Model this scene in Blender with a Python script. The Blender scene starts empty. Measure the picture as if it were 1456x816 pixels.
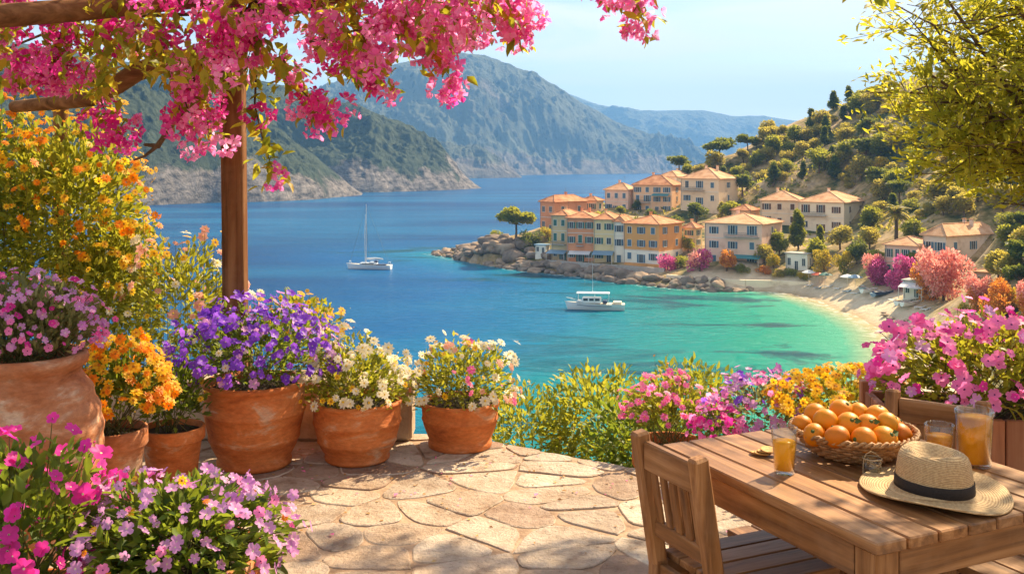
import bpy, bmesh, math, random
import numpy as np
from mathutils import Vector, Matrix
R = math.radians
rnd = random.Random(7)
rng = np.random.default_rng(11)
scene = bpy.context.scene
COL = scene.collection

# ---------------------------------------------------------------- camera, sky, sun, exposure
F, CX, HY, EYE, SEA = 1400.0, 728.0, 235.0, 1.65, -25.35     # focal length in photo pixels, horizon row, eye height, sea level
cam_d = bpy.data.cameras.new('Camera'); cam = bpy.data.objects.new('Camera', cam_d); COL.objects.link(cam)
cam.location = (0, 0, EYE); cam.rotation_euler = (R(90), 0, 0)
cam_d.sensor_width = 36; cam_d.lens = F / 1456 * 36; cam_d.shift_y = -(408 - HY) / 1456
cam_d.clip_start = 0.05; cam_d.clip_end = 30000
scene.camera = cam

SUN_AZ, SUN_EL = 42.0, 42.0      # azimuth clockwise from the view direction (+Y)
sd = Vector((math.sin(R(SUN_AZ)) * math.cos(R(SUN_EL)), math.cos(R(SUN_AZ)) * math.cos(R(SUN_EL)), math.sin(R(SUN_EL))))
world = bpy.data.worlds.new('World'); scene.world = world; world.use_nodes = True
wn = world.node_tree; wn.nodes.clear()
wo = wn.nodes.new('ShaderNodeOutputWorld'); bg = wn.nodes.new('ShaderNodeBackground')
sky = wn.nodes.new('ShaderNodeTexSky'); sky.sky_type = 'NISHITA'; sky.sun_disc = False
sky.sun_elevation = R(SUN_EL); sky.sun_rotation = R(SUN_AZ); sky.air_density = 1.0; sky.dust_density = 1.3; sky.ozone_density = 1.4
tc = wn.nodes.new('ShaderNodeTexCoord'); mp = wn.nodes.new('ShaderNodeMapping')
mp.inputs['Scale'].default_value = (1.2, 1.2, 9.0); mp.inputs['Rotation'].default_value = (0, R(4), R(20))
nz = wn.nodes.new('ShaderNodeTexNoise'); nz.inputs['Scale'].default_value = 2.6; nz.inputs['Detail'].default_value = 7; nz.inputs['Roughness'].default_value = 0.55; nz.inputs['Distortion'].default_value = 0.5
cr = wn.nodes.new('ShaderNodeValToRGB'); cr.color_ramp.elements[0].position = 0.40; cr.color_ramp.elements[1].position = 0.58
cr.color_ramp.elements[1].color = (0.92, 0.92, 0.92, 1)
mx = wn.nodes.new('ShaderNodeMixRGB'); mx.inputs[2].default_value = (7.6, 7.5, 7.3, 1)
L = wn.links.new
L(tc.outputs['Generated'], mp.inputs['Vector']); L(mp.outputs['Vector'], nz.inputs['Vector']); L(nz.outputs[0], cr.inputs[0])
L(cr.outputs[0], mx.inputs[0]); L(sky.outputs[0], mx.inputs[1]); L(mx.outputs[0], bg.inputs[0]); L(bg.outputs[0], wo.inputs[0])
bg.inputs[1].default_value = 0.068
sun_d = bpy.data.lights.new('sun', 'SUN'); sun_d.energy = 5.0; sun_d.angle = R(0.53); sun_d.color = (1.0, 0.80, 0.51)
sun = bpy.data.objects.new('sun', sun_d); COL.objects.link(sun); sun.rotation_euler = sd.to_track_quat('Z', 'Y').to_euler(); sun.location = (20, 10, 40)
scene.view_settings.view_transform = 'Standard'; scene.view_settings.look = 'None'; scene.view_settings.gamma = 1.0
scene.view_settings.use_curve_mapping = False; scene.view_settings.exposure = 1.3
scene.render.engine = 'CYCLES'
cy = scene.cycles
cy.use_denoising = True; cy.max_bounces = 8; cy.diffuse_bounces = 3; cy.glossy_bounces = 3; cy.transmission_bounces = 6; cy.volume_bounces = 1; cy.transparent_max_bounces = 8
cy.sample_clamp_indirect = 6.0; cy.caustics_reflective = False; cy.caustics_refractive = False

# ---------------------------------------------------------------- helpers
def P(px, py, d):
    """the point seen at a photo pixel at distance d along the view"""
    return Vector(((px - CX) / F * d, d, EYE - (py - HY) / F * d))
def tag(o, label=None, cat=None, group=None, kind=None):
    if label: o['label'] = label
    if cat: o['category'] = cat
    if group: o['group'] = group
    if kind: o['kind'] = kind
    return o
def thing(name, loc, label, cat, group=None, rz=0.0):
    o = bpy.data.objects.new(name, None); COL.objects.link(o); o.location = loc; o.rotation_euler = (0, 0, rz); o.empty_display_size = 0.1
    return tag(o, label, cat, group)
def link(name, me, parent=None, loc=None):
    o = bpy.data.objects.new(name, me); COL.objects.link(o)
    if parent is not None: o.parent = parent
    if loc is not None: o.location = loc
    return o

class MB:
    """collects pieces and links them as ONE mesh object"""
    def __init__(s): s.V = []; s.F = []; s.n = 0; s.mats = []
    def mi(s, m):
        if m not in s.mats: s.mats.append(m)
        return s.mats.index(m)
    def add(s, V, F, m, sm=False):
        V = np.asarray(V, float).reshape(-1, 3); i = s.mi(m)
        by = {}
        if isinstance(F, np.ndarray): by[F.shape[1]] = F
        else:
            for f in F: by.setdefault(len(f), []).append(f)
        for k, fs in by.items(): s.F.append((np.asarray(fs, np.int64) + s.n, i, sm))
        s.V.append(V); s.n += len(V); return s
    def mesh(s, name):
        me = bpy.data.meshes.new(name)
        V = np.concatenate(s.V) if s.V else np.zeros((0, 3))
        me.vertices.add(len(V)); me.vertices.foreach_set('co', V.astype(np.float32).ravel())
        lv = np.concatenate([f.ravel() for f, _, _ in s.F]); cnt = np.concatenate([np.full(len(f), f.shape[1]) for f, _, _ in s.F])
        me.loops.add(len(lv)); me.loops.foreach_set('vertex_index', lv.astype(np.int32))
        st = np.concatenate([[0], np.cumsum(cnt)[:-1]])
        me.polygons.add(len(cnt)); me.polygons.foreach_set('loop_start', st.astype(np.int32))
        me.polygons.foreach_set('material_index', np.concatenate([np.full(len(f), i) for f, i, _ in s.F]).astype(np.int32))
        me.polygons.foreach_set('use_smooth', np.concatenate([np.full(len(f), sm) for f, _, sm in s.F]))
        for m in s.mats: me.materials.append(m)
        me.update(calc_edges=True); me.validate(); return me
    def build(s, name, parent=None, loc=None): return link(name, s.mesh(name), parent, loc)
    # shapes
    def box(s, c, d, m, rot=None, bev=0.0):
        hx, hy, hz = [q / 2 for q in d]
        if bev > 0:
            b = min(bev, hx * .9, hy * .9, hz * .9); V = []
            for sx in (-1, 1):
                for sy in (-1, 1):
                    for sz in (-1, 1):
                        V += [(sx * (hx - b), sy * (hy - b), sz * hz), (sx * (hx - b), sy * hy, sz * (hz - b)), (sx * hx, sy * (hy - b), sz * (hz - b))]
            ix = lambda sx, sy, sz, k: ((sx * 2 + sy) * 2 + sz) * 3 + k
            Fs = []
            for a in (0, 1):
                q = [ix(0, 0, a, 0), ix(1, 0, a, 0), ix(1, 1, a, 0), ix(0, 1, a, 0)]; Fs.append(q if a else q[::-1])
                q = [ix(0, a, 0, 1), ix(1, a, 0, 1), ix(1, a, 1, 1), ix(0, a, 1, 1)]; Fs.append(q[::-1] if a else q)
                q = [ix(a, 0, 0, 2), ix(a, 1, 0, 2), ix(a, 1, 1, 2), ix(a, 0, 1, 2)]; Fs.append(q if a else q[::-1])
            for a in (0, 1):
                for b2 in (0, 1):
                    Fs.append([ix(0, a, b2, 0), ix(0, a, b2, 1), ix(1, a, b2, 1), ix(1, a, b2, 0)])
                    Fs.append([ix(a, 0, b2, 0), ix(a, 0, b2, 2), ix(a, 1, b2, 2), ix(a, 1, b2, 0)])
                    Fs.append([ix(a, b2, 0, 1), ix(a, b2, 0, 2), ix(a, b2, 1, 2), ix(a, b2, 1, 1)])
            for a in (0, 1):
                for b2 in (0, 1):
                    for c2 in (0, 1): Fs.append([ix(a, b2, c2, 0), ix(a, b2, c2, 1), ix(a, b2, c2, 2)])
        else:
            V = [(x, y, z) for x in (-hx, hx) for y in (-hy, hy) for z in (-hz, hz)]
            Fs = [(0, 1, 3, 2), (4, 6, 7, 5), (0, 4, 5, 1), (2, 3, 7, 6), (0, 2, 6, 4), (1, 5, 7, 3)]
        V = np.array(V)
        if rot is not None: V = V @ np.array(rot).T
        return s.add(V + np.array(c), Fs, m)
    def bar(s, a, b, w, h, m, bev=0.0, up=(0, 0, 1)):
        """a box from a to b, w wide and h tall"""
        a = Vector(a); b = Vector(b); d = (b - a); Lh = d.length; y = d.normalized(); x = y.cross(Vector(up))
        if x.length < 1e-4: x = Vector((1, 0, 0))
        x.normalize(); z = x.cross(y)
        return s.box((a + b) / 2, (w, Lh, h), m, rot=Matrix((x, y, z)).transposed(), bev=bev)
    def tube(s, pts, rad, m, n=8, cap=True, sm=True):
        pts = [Vector(p) for p in pts]; k = len(pts)
        if not hasattr(rad, '__len__'): rad = [rad] * k
        V = []; px = None
        for i in range(k):
            t = (pts[min(i + 1, k - 1)] - pts[max(i - 1, 0)]).normalized()
            if px is None: px = t.orthogonal().normalized()
            else:
                px = (px - t * px.dot(t))
                px = px.normalized() if px.length > 1e-5 else t.orthogonal().normalized()
            py = t.cross(px)
            for j in range(n):
                a = 2 * math.pi * j / n; V.append(pts[i] + (px * math.cos(a) + py * math.sin(a)) * rad[i])
        Fs = [(i * n + j, i * n + (j + 1) % n, (i + 1) * n + (j + 1) % n, (i + 1) * n + j) for i in range(k - 1) for j in range(n)]
        s.add(V, Fs, m, sm)
        if cap and rad[0] > 1e-4: s.add(V[:n], [tuple(range(n))[::-1]], m)
        if cap and rad[-1] > 1e-4: s.add(V[-n:], [tuple(range(n))], m)
        return s
    def lathe(s, prof, m, n=32, c=(0, 0, 0), sm=True, wob=0.0, seed=0):
        V = []; k = len(prof); g = random.Random(seed); ph = [g.uniform(0, 6.28) for _ in range(3)]
        for i, (r, z) in enumerate(prof):
            for j in range(n):
                a = 2 * math.pi * j / n
                q = 1 + wob * (math.sin(2 * a + ph[0]) + .6 * math.sin(3 * a + ph[1] + z * 4) + .5 * math.sin(z * 17 + ph[2]))
                V.append((c[0] + r * q * math.cos(a), c[1] + r * q * math.sin(a), c[2] + z))
        Fs = [(i * n + j, i * n + (j + 1) % n, (i + 1) * n + (j + 1) % n, (i + 1) * n + j) for i in range(k - 1) for j in range(n)]
        return s.add(V, Fs, m, sm)
    def inst(s, T, pos, rot, sc, m=None):
        """copies of a small template (leaf, petal, blossom) at many places"""
        pos = np.asarray(pos, float); n = len(pos)
        if n == 0: return s
        sc = np.broadcast_to(np.asarray(sc, float), (n,)); Vt, chunks = T; k = len(Vt)
        V = np.einsum('nij,kj->nki', rot, Vt) * sc[:, None, None] + pos[:, None, :]
        off = (np.arange(n) * k)[:, None, None]; base = s.n
        s.V.append(V.reshape(-1, 3)); s.n += n * k
        for Fc, mt, sm in chunks:
            Fc = np.asarray(Fc); s.F.append(((Fc[None] + off).reshape(-1, Fc.shape[1]) + base, s.mi(m if m is not None and mt is None else mt), sm))
        return s

def rots(n, up=None, spread=1.0, g=rng):
    """n rotation matrices whose local z leans along UP (n,3) with some spread, spun at random"""
    d = g.normal(size=(n, 3)) * spread
    if up is not None: d = d + np.asarray(up)
    z = d / (np.linalg.norm(d, axis=1, keepdims=True) + 1e-9)
    t = g.normal(size=(n, 3)); x = np.cross(t, z); x /= np.linalg.norm(x, axis=1, keepdims=True) + 1e-9
    return np.stack([x, np.cross(z, x), z], axis=2)
def rots_y(d, g=rng, roll=None):
    """rotations whose local y runs along d, local z turned towards the sky (with scatter)"""
    d = np.asarray(d, float); y = d / (np.linalg.norm(d, axis=1, keepdims=True) + 1e-9); n = len(y)
    t = np.array([0, 0, 1.0]) + g.normal(size=(n, 3)) * (0.6 if roll is None else roll)
    x = np.cross(y, t); x /= np.linalg.norm(x, axis=1, keepdims=True) + 1e-9
    return np.stack([x, y, np.cross(x, y)], axis=2)

# noise on arrays
def _h(ix, iy, s):
    a = (ix.astype(np.int64) * 374761393 + iy.astype(np.int64) * 668265263 + s * 974634) & 0xffffffff
    a = ((a ^ (a >> 13)) * 1274126177) & 0xffffffff
    return ((a ^ (a >> 16)) & 0xffff) / 65535.0
def vnoise(x, y, s=0):
    x = np.asarray(x, float); y = np.asarray(y, float); ix = np.floor(x); iy = np.floor(y); fx = x - ix; fy = y - iy
    fx = fx * fx * (3 - 2 * fx); fy = fy * fy * (3 - 2 * fy)
    a = _h(ix, iy, s); b = _h(ix + 1, iy, s); c = _h(ix, iy + 1, s); d = _h(ix + 1, iy + 1, s)
    return (a * (1 - fx) + b * fx) * (1 - fy) + (c * (1 - fx) + d * fx) * fy
def fbm(x, y, o=5, s=0, ridged=False):
    t = 0; a = 0.5; w = 0
    for i in range(o):
        v = vnoise(np.asarray(x) * 2 ** i + 17.3 * i, np.asarray(y) * 2 ** i - 9.1 * i, s + i)
        if ridged: v = 1 - abs(2 * v - 1)
        t = t + v * a; w += a; a *= 0.5
    return t / w

# materials
def newmat(name):
    m = bpy.data.materials.new(name); m.use_nodes = True; nt = m.node_tree; b = nt.nodes['Principled BSDF']
    return m, nt, b
def node(nt, t, ins=None, **kw):
    n = nt.nodes.new(t)
    for k, v in kw.items(): setattr(n, k, v)
    for k, v in (ins or {}).items():
        if hasattr(v, 'is_output'): nt.links.new(v, n.inputs[k])
        else: n.inputs[k].default_value = v
    return n
def c4(c): return (c[0], c[1], c[2], 1.0)
def ramp(nt, fac, stops):
    stops = list(stops) if len(stops) > 1 else [(0, stops[0][1]), (1, stops[0][1])]
    n = nt.nodes.new('ShaderNodeValToRGB'); e = n.color_ramp.elements
    while len(e) < len(stops): e.new(0.5)
    for i, (p, c) in enumerate(stops): e[i].position = p; e[i].color = c4(c) if hasattr(c, '__len__') else (c, c, c, 1)
    nt.links.new(fac, n.inputs[0]); return n
def coords(nt, kind='Object', scale=(1, 1, 1), rot=(0, 0, 0)):
    t = nt.nodes.new('ShaderNodeTexCoord'); mpn = node(nt, 'ShaderNodeMapping', {'Scale': scale, 'Rotation': rot}); nt.links.new(t.outputs[kind], mpn.inputs[0]); return mpn.outputs[0]
def bump(nt, b, h, strength, dist=0.02):
    n = node(nt, 'ShaderNodeBump', {'Strength': strength, 'Distance': dist, 'Height': h}); nt.links.new(n.outputs[0], b.inputs['Normal']); return n
def noisy(name, cols, scale=6.0, rough=0.7, bm=0.3, bs=None, stretch=(1, 1, 1), dist=0.02, spec=0.3, detail=6, lo=0.3, hi=0.7, kind='Object'):
    m, nt, b = newmat(name); v = coords(nt, kind, stretch)
    n = node(nt, 'ShaderNodeTexNoise', {'Vector': v, 'Scale': scale, 'Detail': detail, 'Roughness': 0.6})
    k = len(cols); rp = ramp(nt, n.outputs[0], [(lo + (hi - lo) * i / max(1, k - 1), c) for i, c in enumerate(cols)])
    nt.links.new(rp.outputs[0], b.inputs['Base Color']); b.inputs['Roughness'].default_value = rough; b.inputs['Specular IOR Level'].default_value = spec
    if bm > 0:
        n2 = node(nt, 'ShaderNodeTexNoise', {'Vector': v, 'Scale': bs or scale * 3, 'Detail': 5, 'Roughness': 0.6}); bump(nt, b, n2.outputs[0], bm, dist)
    return m
def leafy(name, cols, trans=0.45, tcol=None, rough=0.5, spec=0.3, tmul=1.6):
    """leaves and petals: colour varies from one to the next, light comes through from behind"""
    m, nt, b = newmat(name); g = nt.nodes.new('ShaderNodeNewGeometry'); k = len(cols)
    rp = ramp(nt, g.outputs['Random Per Island'], [(i / max(1, k - 1), c) for i, c in enumerate(cols)])
    nt.links.new(rp.outputs[0], b.inputs['Base Color']); b.inputs['Roughness'].default_value = rough; b.inputs['Specular IOR Level'].default_value = spec
    t = nt.nodes.new('ShaderNodeBsdfTranslucent')
    if tcol is None:
        mm = node(nt, 'ShaderNodeMixRGB', {0: 1.0, 2: (tmul, tmul, tmul, 1)}, blend_type='MULTIPLY'); nt.links.new(rp.outputs[0], mm.inputs[1])
    else:
        mm = node(nt, 'ShaderNodeMixRGB', {0: 0.65, 2: c4(tcol)}); nt.links.new(rp.outputs[0], mm.inputs[1])
    nt.links.new(mm.outputs[0], t.inputs[0])
    s = node(nt, 'ShaderNodeMixShader', {0: trans}); nt.links.new(b.outputs[0], s.inputs[1]); nt.links.new(t.outputs[0], s.inputs[2])
    nt.links.new(s.outputs[0], nt.nodes['Material Output'].inputs[0]); return m
def plain(name, c, rough=0.6, spec=0.3, metal=0.0):
    m, nt, b = newmat(name); b.inputs['Base Color'].default_value = c4(c); b.inputs['Roughness'].default_value = rough; b.inputs['Specular IOR Level'].default_value = spec; b.inputs['Metallic'].default_value = metal; return m
# ---------------------------------------------------------------- the setting: sea, hill, mountains, haze
def dsea(py): return (EYE - SEA) * F / (py - HY)
def W(px, py): d = dsea(py); return ((px - CX) / F * d, d)
TIP = [W(612, 361), W(650, 369), W(700, 378), W(750, 386), W(800, 391), W(850, 397), W(900, 404), W(960, 410), W(1020, 415), W(1075, 414)]
BEACH = [W(1115, 416), W(1172, 430), W(1226, 452), W(1262, 473), W(1280, 500), (51, 128), (45, 114), (36, 100)]
NEARSHORE = [(22, 84), (0, 74), (-30, 70), (-80, 80), (-160, 60), (-160, -200)]
BACK = [(420, -200), (420, 700), (200, 640), (120, 500), (75, 420), (48, 378), (24, 345), (4, 325), (-14, 312)]
SHORE = np.array(TIP + BEACH + NEARSHORE + BACK)
def seg_dist(x, y, pts, closed=False):
    pts = np.asarray(pts, float); d = np.full(np.shape(x), 1e9); k = len(pts)
    for i in range(k if closed else k - 1):
        a = pts[i]; b = pts[(i + 1) % k]; ab = b - a; t = np.clip(((x - a[0]) * ab[0] + (y - a[1]) * ab[1]) / (ab @ ab + 1e-9), 0, 1)
        d = np.minimum(d, np.hypot(x - a[0] - t * ab[0], y - a[1] - t * ab[1]))
    return d
def inside(x, y, pts):
    c = np.zeros(np.shape(x), bool); k = len(pts); j = k - 1
    for i in range(k):
        xi, yi = pts[i]; xj, yj = pts[j]
        c ^= ((yi > y) != (yj > y)) & (x < (xj - xi) * (y - yi) / (yj - yi + 1e-12) + xi); j = i
    return c
ctrl = []
def cp(px, py, d): q = P(px, py, d); ctrl.append((q.x, q.y, q.z))
for q in [(700, 352, 268), (740, 345, 268), (770, 352, 262), (800, 371, 251), (850, 374, 245), (905, 378, 240), (950, 378, 236), (800, 328, 277), (765, 326, 285), (850, 305, 292), (900, 305, 294), (940, 296, 300), (1000, 292, 292), (1050, 285, 300),
          (960, 335, 262), (1040, 330, 262), (1020, 381, 221), (1060, 382, 219), (1110, 380, 218), (1090, 322, 258), (1140, 332, 250), (1210, 336, 246), (1170, 375, 214), (1210, 395, 200), (1250, 403, 188), (1300, 420, 171), (1340, 435, 157),
          (1290, 385, 190), (1340, 392, 186), (1400, 395, 183), (1456, 420, 165), (1550, 400, 160), (960, 246, 335), (1000, 229, 342), (1060, 212, 342), (1130, 176, 342), (1200, 160, 332), (1250, 152, 322), (1330, 132, 300), (1456, 98, 280), (1700, 40, 260),
          (1240, 262, 268), (1330, 260, 232), (1400, 330, 192), (1456, 300, 172), (1600, 240, 150), (1100, 250, 300), (1150, 215, 318), (1300, 200, 275), (1180, 290, 278), (1080, 262, 312), (1000, 262, 318), (920, 268, 318)]: cp(*q)
ctrl += [(x, y, SEA - .1) for x, y in TIP + BACK[3:]] + [(x, y, SEA + .05) for x, y in BEACH + NEARSHORE[:4]]
ctrl += [(-60, 300, SEA - 14), (-30, 250, SEA - 10), (0, 225, SEA - 8), (30, 195, SEA - 4), (30, 160, SEA - 4), (20, 130, SEA - 4), (-20, 120, SEA - 8), (-100, 150, SEA - 15), (-100, 220, SEA - 15), (-20, 360, SEA - 8), (40, 420, SEA - 8),
         (120, 470, 0), (200, 480, 10), (300, 420, 25), (300, 200, 20), (260, 100, 15), (160, 60, 5), (90, 60, -3), (120, 120, 2), (100, 150, -6), (80, 190, -12),
         (-4, 3, -.7), (0, 0, -.7), (4, 3, -.7), (0, 5, -.75), (-6, 6, -.8), (3, 6.5, -.8), (0, 8, -1.6), (4, 9, -1.5), (-6, 10, -3), (6, 8, -.8), (9, 9, -.6), (0, 12, -4), (0, 25, -12), (0, 50, -21), (10, 22, -8), (15, 40, -14.5), (27, 70, -20.5), (38, 100, -24.2),
         (24, 45, -12), (31, 60, -15), (52, 100, -20), (60, 135, -21.5), (14, 14, -2.4), (22, 20, -2.4), (30, 30, -4), (50, 50, -5), (-20, 20, -8), (-30, 40, -18), (0, -15, 1), (40, -20, 6), (-40, -20, 1), (-60, 20, -14), (-40, 5, -4)]
ctrl = np.array(ctrl)
def _tps(r2): return np.where(r2 > 0, r2 * np.log(r2 + 1e-12), 0)
_c = ctrl[:, :2] / 100.0; _n = len(_c)
_K = _tps(((_c[:, None] - _c[None]) ** 2).sum(-1)) + np.eye(_n) * 0.002; _Pm = np.c_[np.ones(_n), _c]
_A = np.block([[_K, _Pm], [_Pm.T, np.zeros((3, 3))]]); _w = np.linalg.solve(_A, np.r_[ctrl[:, 2], 0, 0, 0])
def ground(x, y, detail=True):
    x = np.asarray(x, float); y = np.asarray(y, float); q = np.stack([x.ravel(), y.ravel()], 1) / 100.0
    out = np.concatenate([_tps(((p[:, None] - _c[None]) ** 2).sum(-1)) @ _w[:_n] + _w[_n] + p @ _w[_n + 1:] for p in np.array_split(q, max(1, len(q) // 4000))]).reshape(x.shape)
    ins = inside(x, y, SHORE); ds = seg_dist(x, y, SHORE, True); db = seg_dist(x, y, BEACH)
    cap = np.where(db < ds + 4, 0.11, 0.9)
    out = np.where(ins, np.maximum(out, SEA + np.minimum(0.04 + ds * 0.06, 1.2)), np.minimum(out, SEA - np.minimum(ds * cap * .6 + .02, 8)))
    if detail:
        a = np.clip((out - SEA - 3) / 10, 0, 1) * np.clip((y - 60) / 40, 0, 1); out = out + a * (fbm(x / 22, y / 22, 4, 3) - .5) * 5
    return out
def on_ground(px, py, d0=90.0, d1=520.0):
    """where the ray through a photo pixel meets the hill"""
    d = np.arange(d0, d1, 1.0); z = EYE - (py - HY) / F * d; g = ground((px - CX) / F * d, d); k = np.nonzero(z <= g)[0]
    i = k[0] if len(k) else int(np.argmin(z - g)); return Vector(((px - CX) / F * d[i], d[i], float(g[i])))

def grid_mesh(name, X, Y, Z, m, attrs=None, sm=True):
    r, c = X.shape; V = np.stack([X, Y, Z], -1).reshape(-1, 3); i = np.arange(r * c).reshape(r, c)
    Fq = np.stack([i[:-1, :-1], i[:-1, 1:], i[1:, 1:], i[1:, :-1]], -1).reshape(-1, 4)
    b = MB(); b.add(V, Fq, m, sm); me = b.mesh(name)
    for k, a in (attrs or {}).items():
        at = me.attributes.new(k, 'FLOAT', 'POINT'); at.data.foreach_set('value', a.astype(np.float32).ravel())
    return link(name, me)
def attr(nt, name): n = nt.nodes.new('ShaderNodeAttribute'); n.attribute_name = name; return n.outputs['Fac']
def axis(segs):
    out = []
    for a, b, n in segs: out += list(np.linspace(a, b, n, endpoint=False))
    return np.array(out + [segs[-1][1]])

# the hill with the village, the beach and the slope under the terrace
m, nt, b = newmat('hill_soil'); v = coords(nt, 'Object')
n1 = node(nt, 'ShaderNodeTexNoise', {'Vector': v, 'Scale': 0.09, 'Detail': 8, 'Roughness': 0.65}); n2 = node(nt, 'ShaderNodeTexNoise', {'Vector': v, 'Scale': 0.6, 'Detail': 6, 'Roughness': 0.6})
dry = ramp(nt, n1.outputs[0], [(0.40, (0.045, 0.06, 0.018)), (0.46, (0.20, 0.16, 0.055)), (0.54, (0.42, 0.29, 0.14)), (0.66, (0.54, 0.41, 0.28))])
dk = ramp(nt, n2.outputs[0], [(0.3, 0.55), (0.7, 1.15)]); mm = node(nt, 'ShaderNodeMixRGB', {0: 1.0, 1: dry.outputs[0], 2: dk.outputs[0]}, blend_type='MULTIPLY')
snd = ramp(nt, n2.outputs[0], [(0.3, (0.52, 0.40, 0.26)), (0.7, (0.66, 0.54, 0.38))])
wet = node(nt, 'ShaderNodeMixRGB', {0: attr(nt, 'wet'), 1: snd.outputs[0], 2: (0.42, 0.30, 0.17, 1)})
mix = node(nt, 'ShaderNodeMixRGB', {0: attr(nt, 'sand'), 1: mm.outputs[0], 2: wet.outputs[0]})
nt.links.new(mix.outputs[0], b.inputs['Base Color']); b.inputs['Roughness'].default_value = 0.9; b.inputs['Specular IOR Level'].default_value = 0.15
bump(nt, b, n2.outputs[0], 0.6, 0.6)
xs = axis([(-160, -60, 20), (-60, -10, 20), (-10, 110, 90), (110, 420, 60)]); ys = axis([(-60, 0, 14), (0, 30, 26), (30, 90, 30), (90, 360, 170), (360, 660, 50)])
X, Y = np.meshgrid(xs, ys); Z = ground(X, Y); dbe = seg_dist(X, Y, BEACH)
jit = (fbm(X / 9, Y / 9, 4, 5) - .5) * 12
sand = np.clip((27 + jit - dbe) / 5, 0, 1) * np.clip((SEA + 4.2 - Z) / 1.5, 0, 1) * (Y > 90)
wetm = np.clip(1.1 - (Z - SEA) / .5, 0, 1)
tag(grid_mesh('hill', X, Y, Z, m, {'sand': sand, 'wet': wetm}), kind='structure')

# the sea
m, nt, b = newmat('sea_water'); v = coords(nt, 'Object')
nb = node(nt, 'ShaderNodeTexNoise', {'Vector': v, 'Scale': 0.05, 'Detail': 5, 'Roughness': 0.6, 'Distortion': 0.8})
sub = node(nt, 'ShaderNodeMath', {0: nb.outputs[0], 1: 0.5}, operation='SUBTRACT'); mul = node(nt, 'ShaderNodeMath', {0: sub.outputs[0], 1: 0.22}, operation='MULTIPLY')
fade = node(nt, 'ShaderNodeMath', {0: mul.outputs[0], 1: attr(nt, 'off')}, operation='MULTIPLY_ADD'); nt.links.new(attr(nt, 'off'), fade.inputs[2]); fade.inputs[1].default_value = 1.0
rp = ramp(nt, fade.outputs[0], [(0.0, (0.50, 0.36, 0.20)), (0.018, (0.34, 0.37, 0.20)), (0.055, (0.05, 0.35, 0.23)), (0.15, (0.0, 0.26, 0.19)), (0.29, (0.0, 0.19, 0.22)), (0.40, (0.0, 0.14, 0.29)), (0.58, (0.0, 0.085, 0.26)), (1.0, (0.0, 0.042, 0.15))])
n3 = node(nt, 'ShaderNodeTexNoise', {'Vector': coords(nt, 'Object', (0.03, 0.055, 1)), 'Scale': 1.0, 'Detail': 6, 'Roughness': 0.62, 'Distortion': 1.0})
pt = ramp(nt, n3.outputs[0], [(0.53, 0.0), (0.63, 1.0)]); pa = node(nt, 'ShaderNodeMath', {0: pt.outputs[0], 1: attr(nt, 'weed')}, operation='MULTIPLY')
col = node(nt, 'ShaderNodeMixRGB', {0: pa.outputs[0], 1: rp.outputs[0], 2: (0.001, 0.06, 0.085, 1)})
wp = node(nt, 'ShaderNodeTexNoise', {'Vector': coords(nt, 'Object', (0.004, 0.016, 1), (0, 0, .35)), 'Scale': 1.0, 'Detail': 6, 'Roughness': 0.6, 'Distortion': .8}); wr = ramp(nt, wp.outputs[0], [(0.42, 0.0), (0.66, 0.6)]); wm = node(nt, 'ShaderNodeMath', {0: wr.outputs[0], 1: attr(nt, 'off')}, operation='MULTIPLY'); col = node(nt, 'ShaderNodeMixRGB', {0: wm.outputs[0], 1: col.outputs[0], 2: (0.012, 0.165, 0.34, 1)})  # paler lanes: sky reflection on ruffled water, painted into the colour
fo = node(nt, 'ShaderNodeTexNoise', {'Vector': v, 'Scale': 0.8, 'Detail': 5}); fr = ramp(nt, fo.outputs[0], [(0.5, 0.0), (0.6, 0.8)]); fm = node(nt, 'ShaderNodeMath', {0: fr.outputs[0], 1: attr(nt, 'foam')}, operation='MULTIPLY')
col2 = node(nt, 'ShaderNodeMixRGB', {0: fm.outputs[0], 1: col.outputs[0], 2: (0.75, 0.76, 0.74, 1)})
nt.links.new(col2.outputs[0], b.inputs['Base Color']); b.inputs['Roughness'].default_value = 0.22; b.inputs['IOR'].default_value = 1.33; b.inputs['Specular IOR Level'].default_value = 0.08
w1 = node(nt, 'ShaderNodeTexNoise', {'Vector': coords(nt, 'Object', (0.22, 0.5, 1), (0, 0, 0.25)), 'Scale': 1.6, 'Detail': 7, 'Roughness': 0.62, 'Distortion': 0.6})
w2 = node(nt, 'ShaderNodeTexNoise', {'Vector': coords(nt, 'Object', (0.03, 0.09, 1), (0, 0, -0.2)), 'Scale': 1.0, 'Detail': 4, 'Distortion': 0.4})
wa = node(nt, 'ShaderNodeMath', {0: w2.outputs[0], 1: 1.5, 2: w1.outputs[0]}, operation='MULTIPLY_ADD'); bump(nt, b, wa.outputs[0], 0.9, 1.0)
xs = axis([(-6000, -300, 20), (-300, -60, 40), (-60, 80, 110), (80, 300, 20), (300, 6000, 20)]); ys = axis([(40, 90, 12), (90, 340, 180), (340, 700, 40), (700, 7500, 30)])
X, Y = np.meshgrid(xs, ys); dsh = np.minimum(seg_dist(X, Y, BEACH), seg_dist(X, Y, [BEACH[-1]] + NEARSHORE[:4]) * 1.6 + 40); dtip = seg_dist(X, Y, TIP)
off = np.clip(np.maximum(dsh, 0) / 135, 0, 1); off = np.where(Y > 60, off, 0.3) + np.clip((Y - 190) / 500, 0, .3) * np.clip(dsh / 60, 0, 1); off = np.minimum(off, np.clip(.16 + dtip / 90, 0, 1) + .15)
weed = np.clip((dsh - 4) / 8, 0, 1) * np.clip((70 - np.minimum(dsh, dtip * 1.6)) / 40, 0, 1); weed = np.maximum(weed, np.clip((24 - dtip) / 10, 0, 1) * .8)
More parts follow.
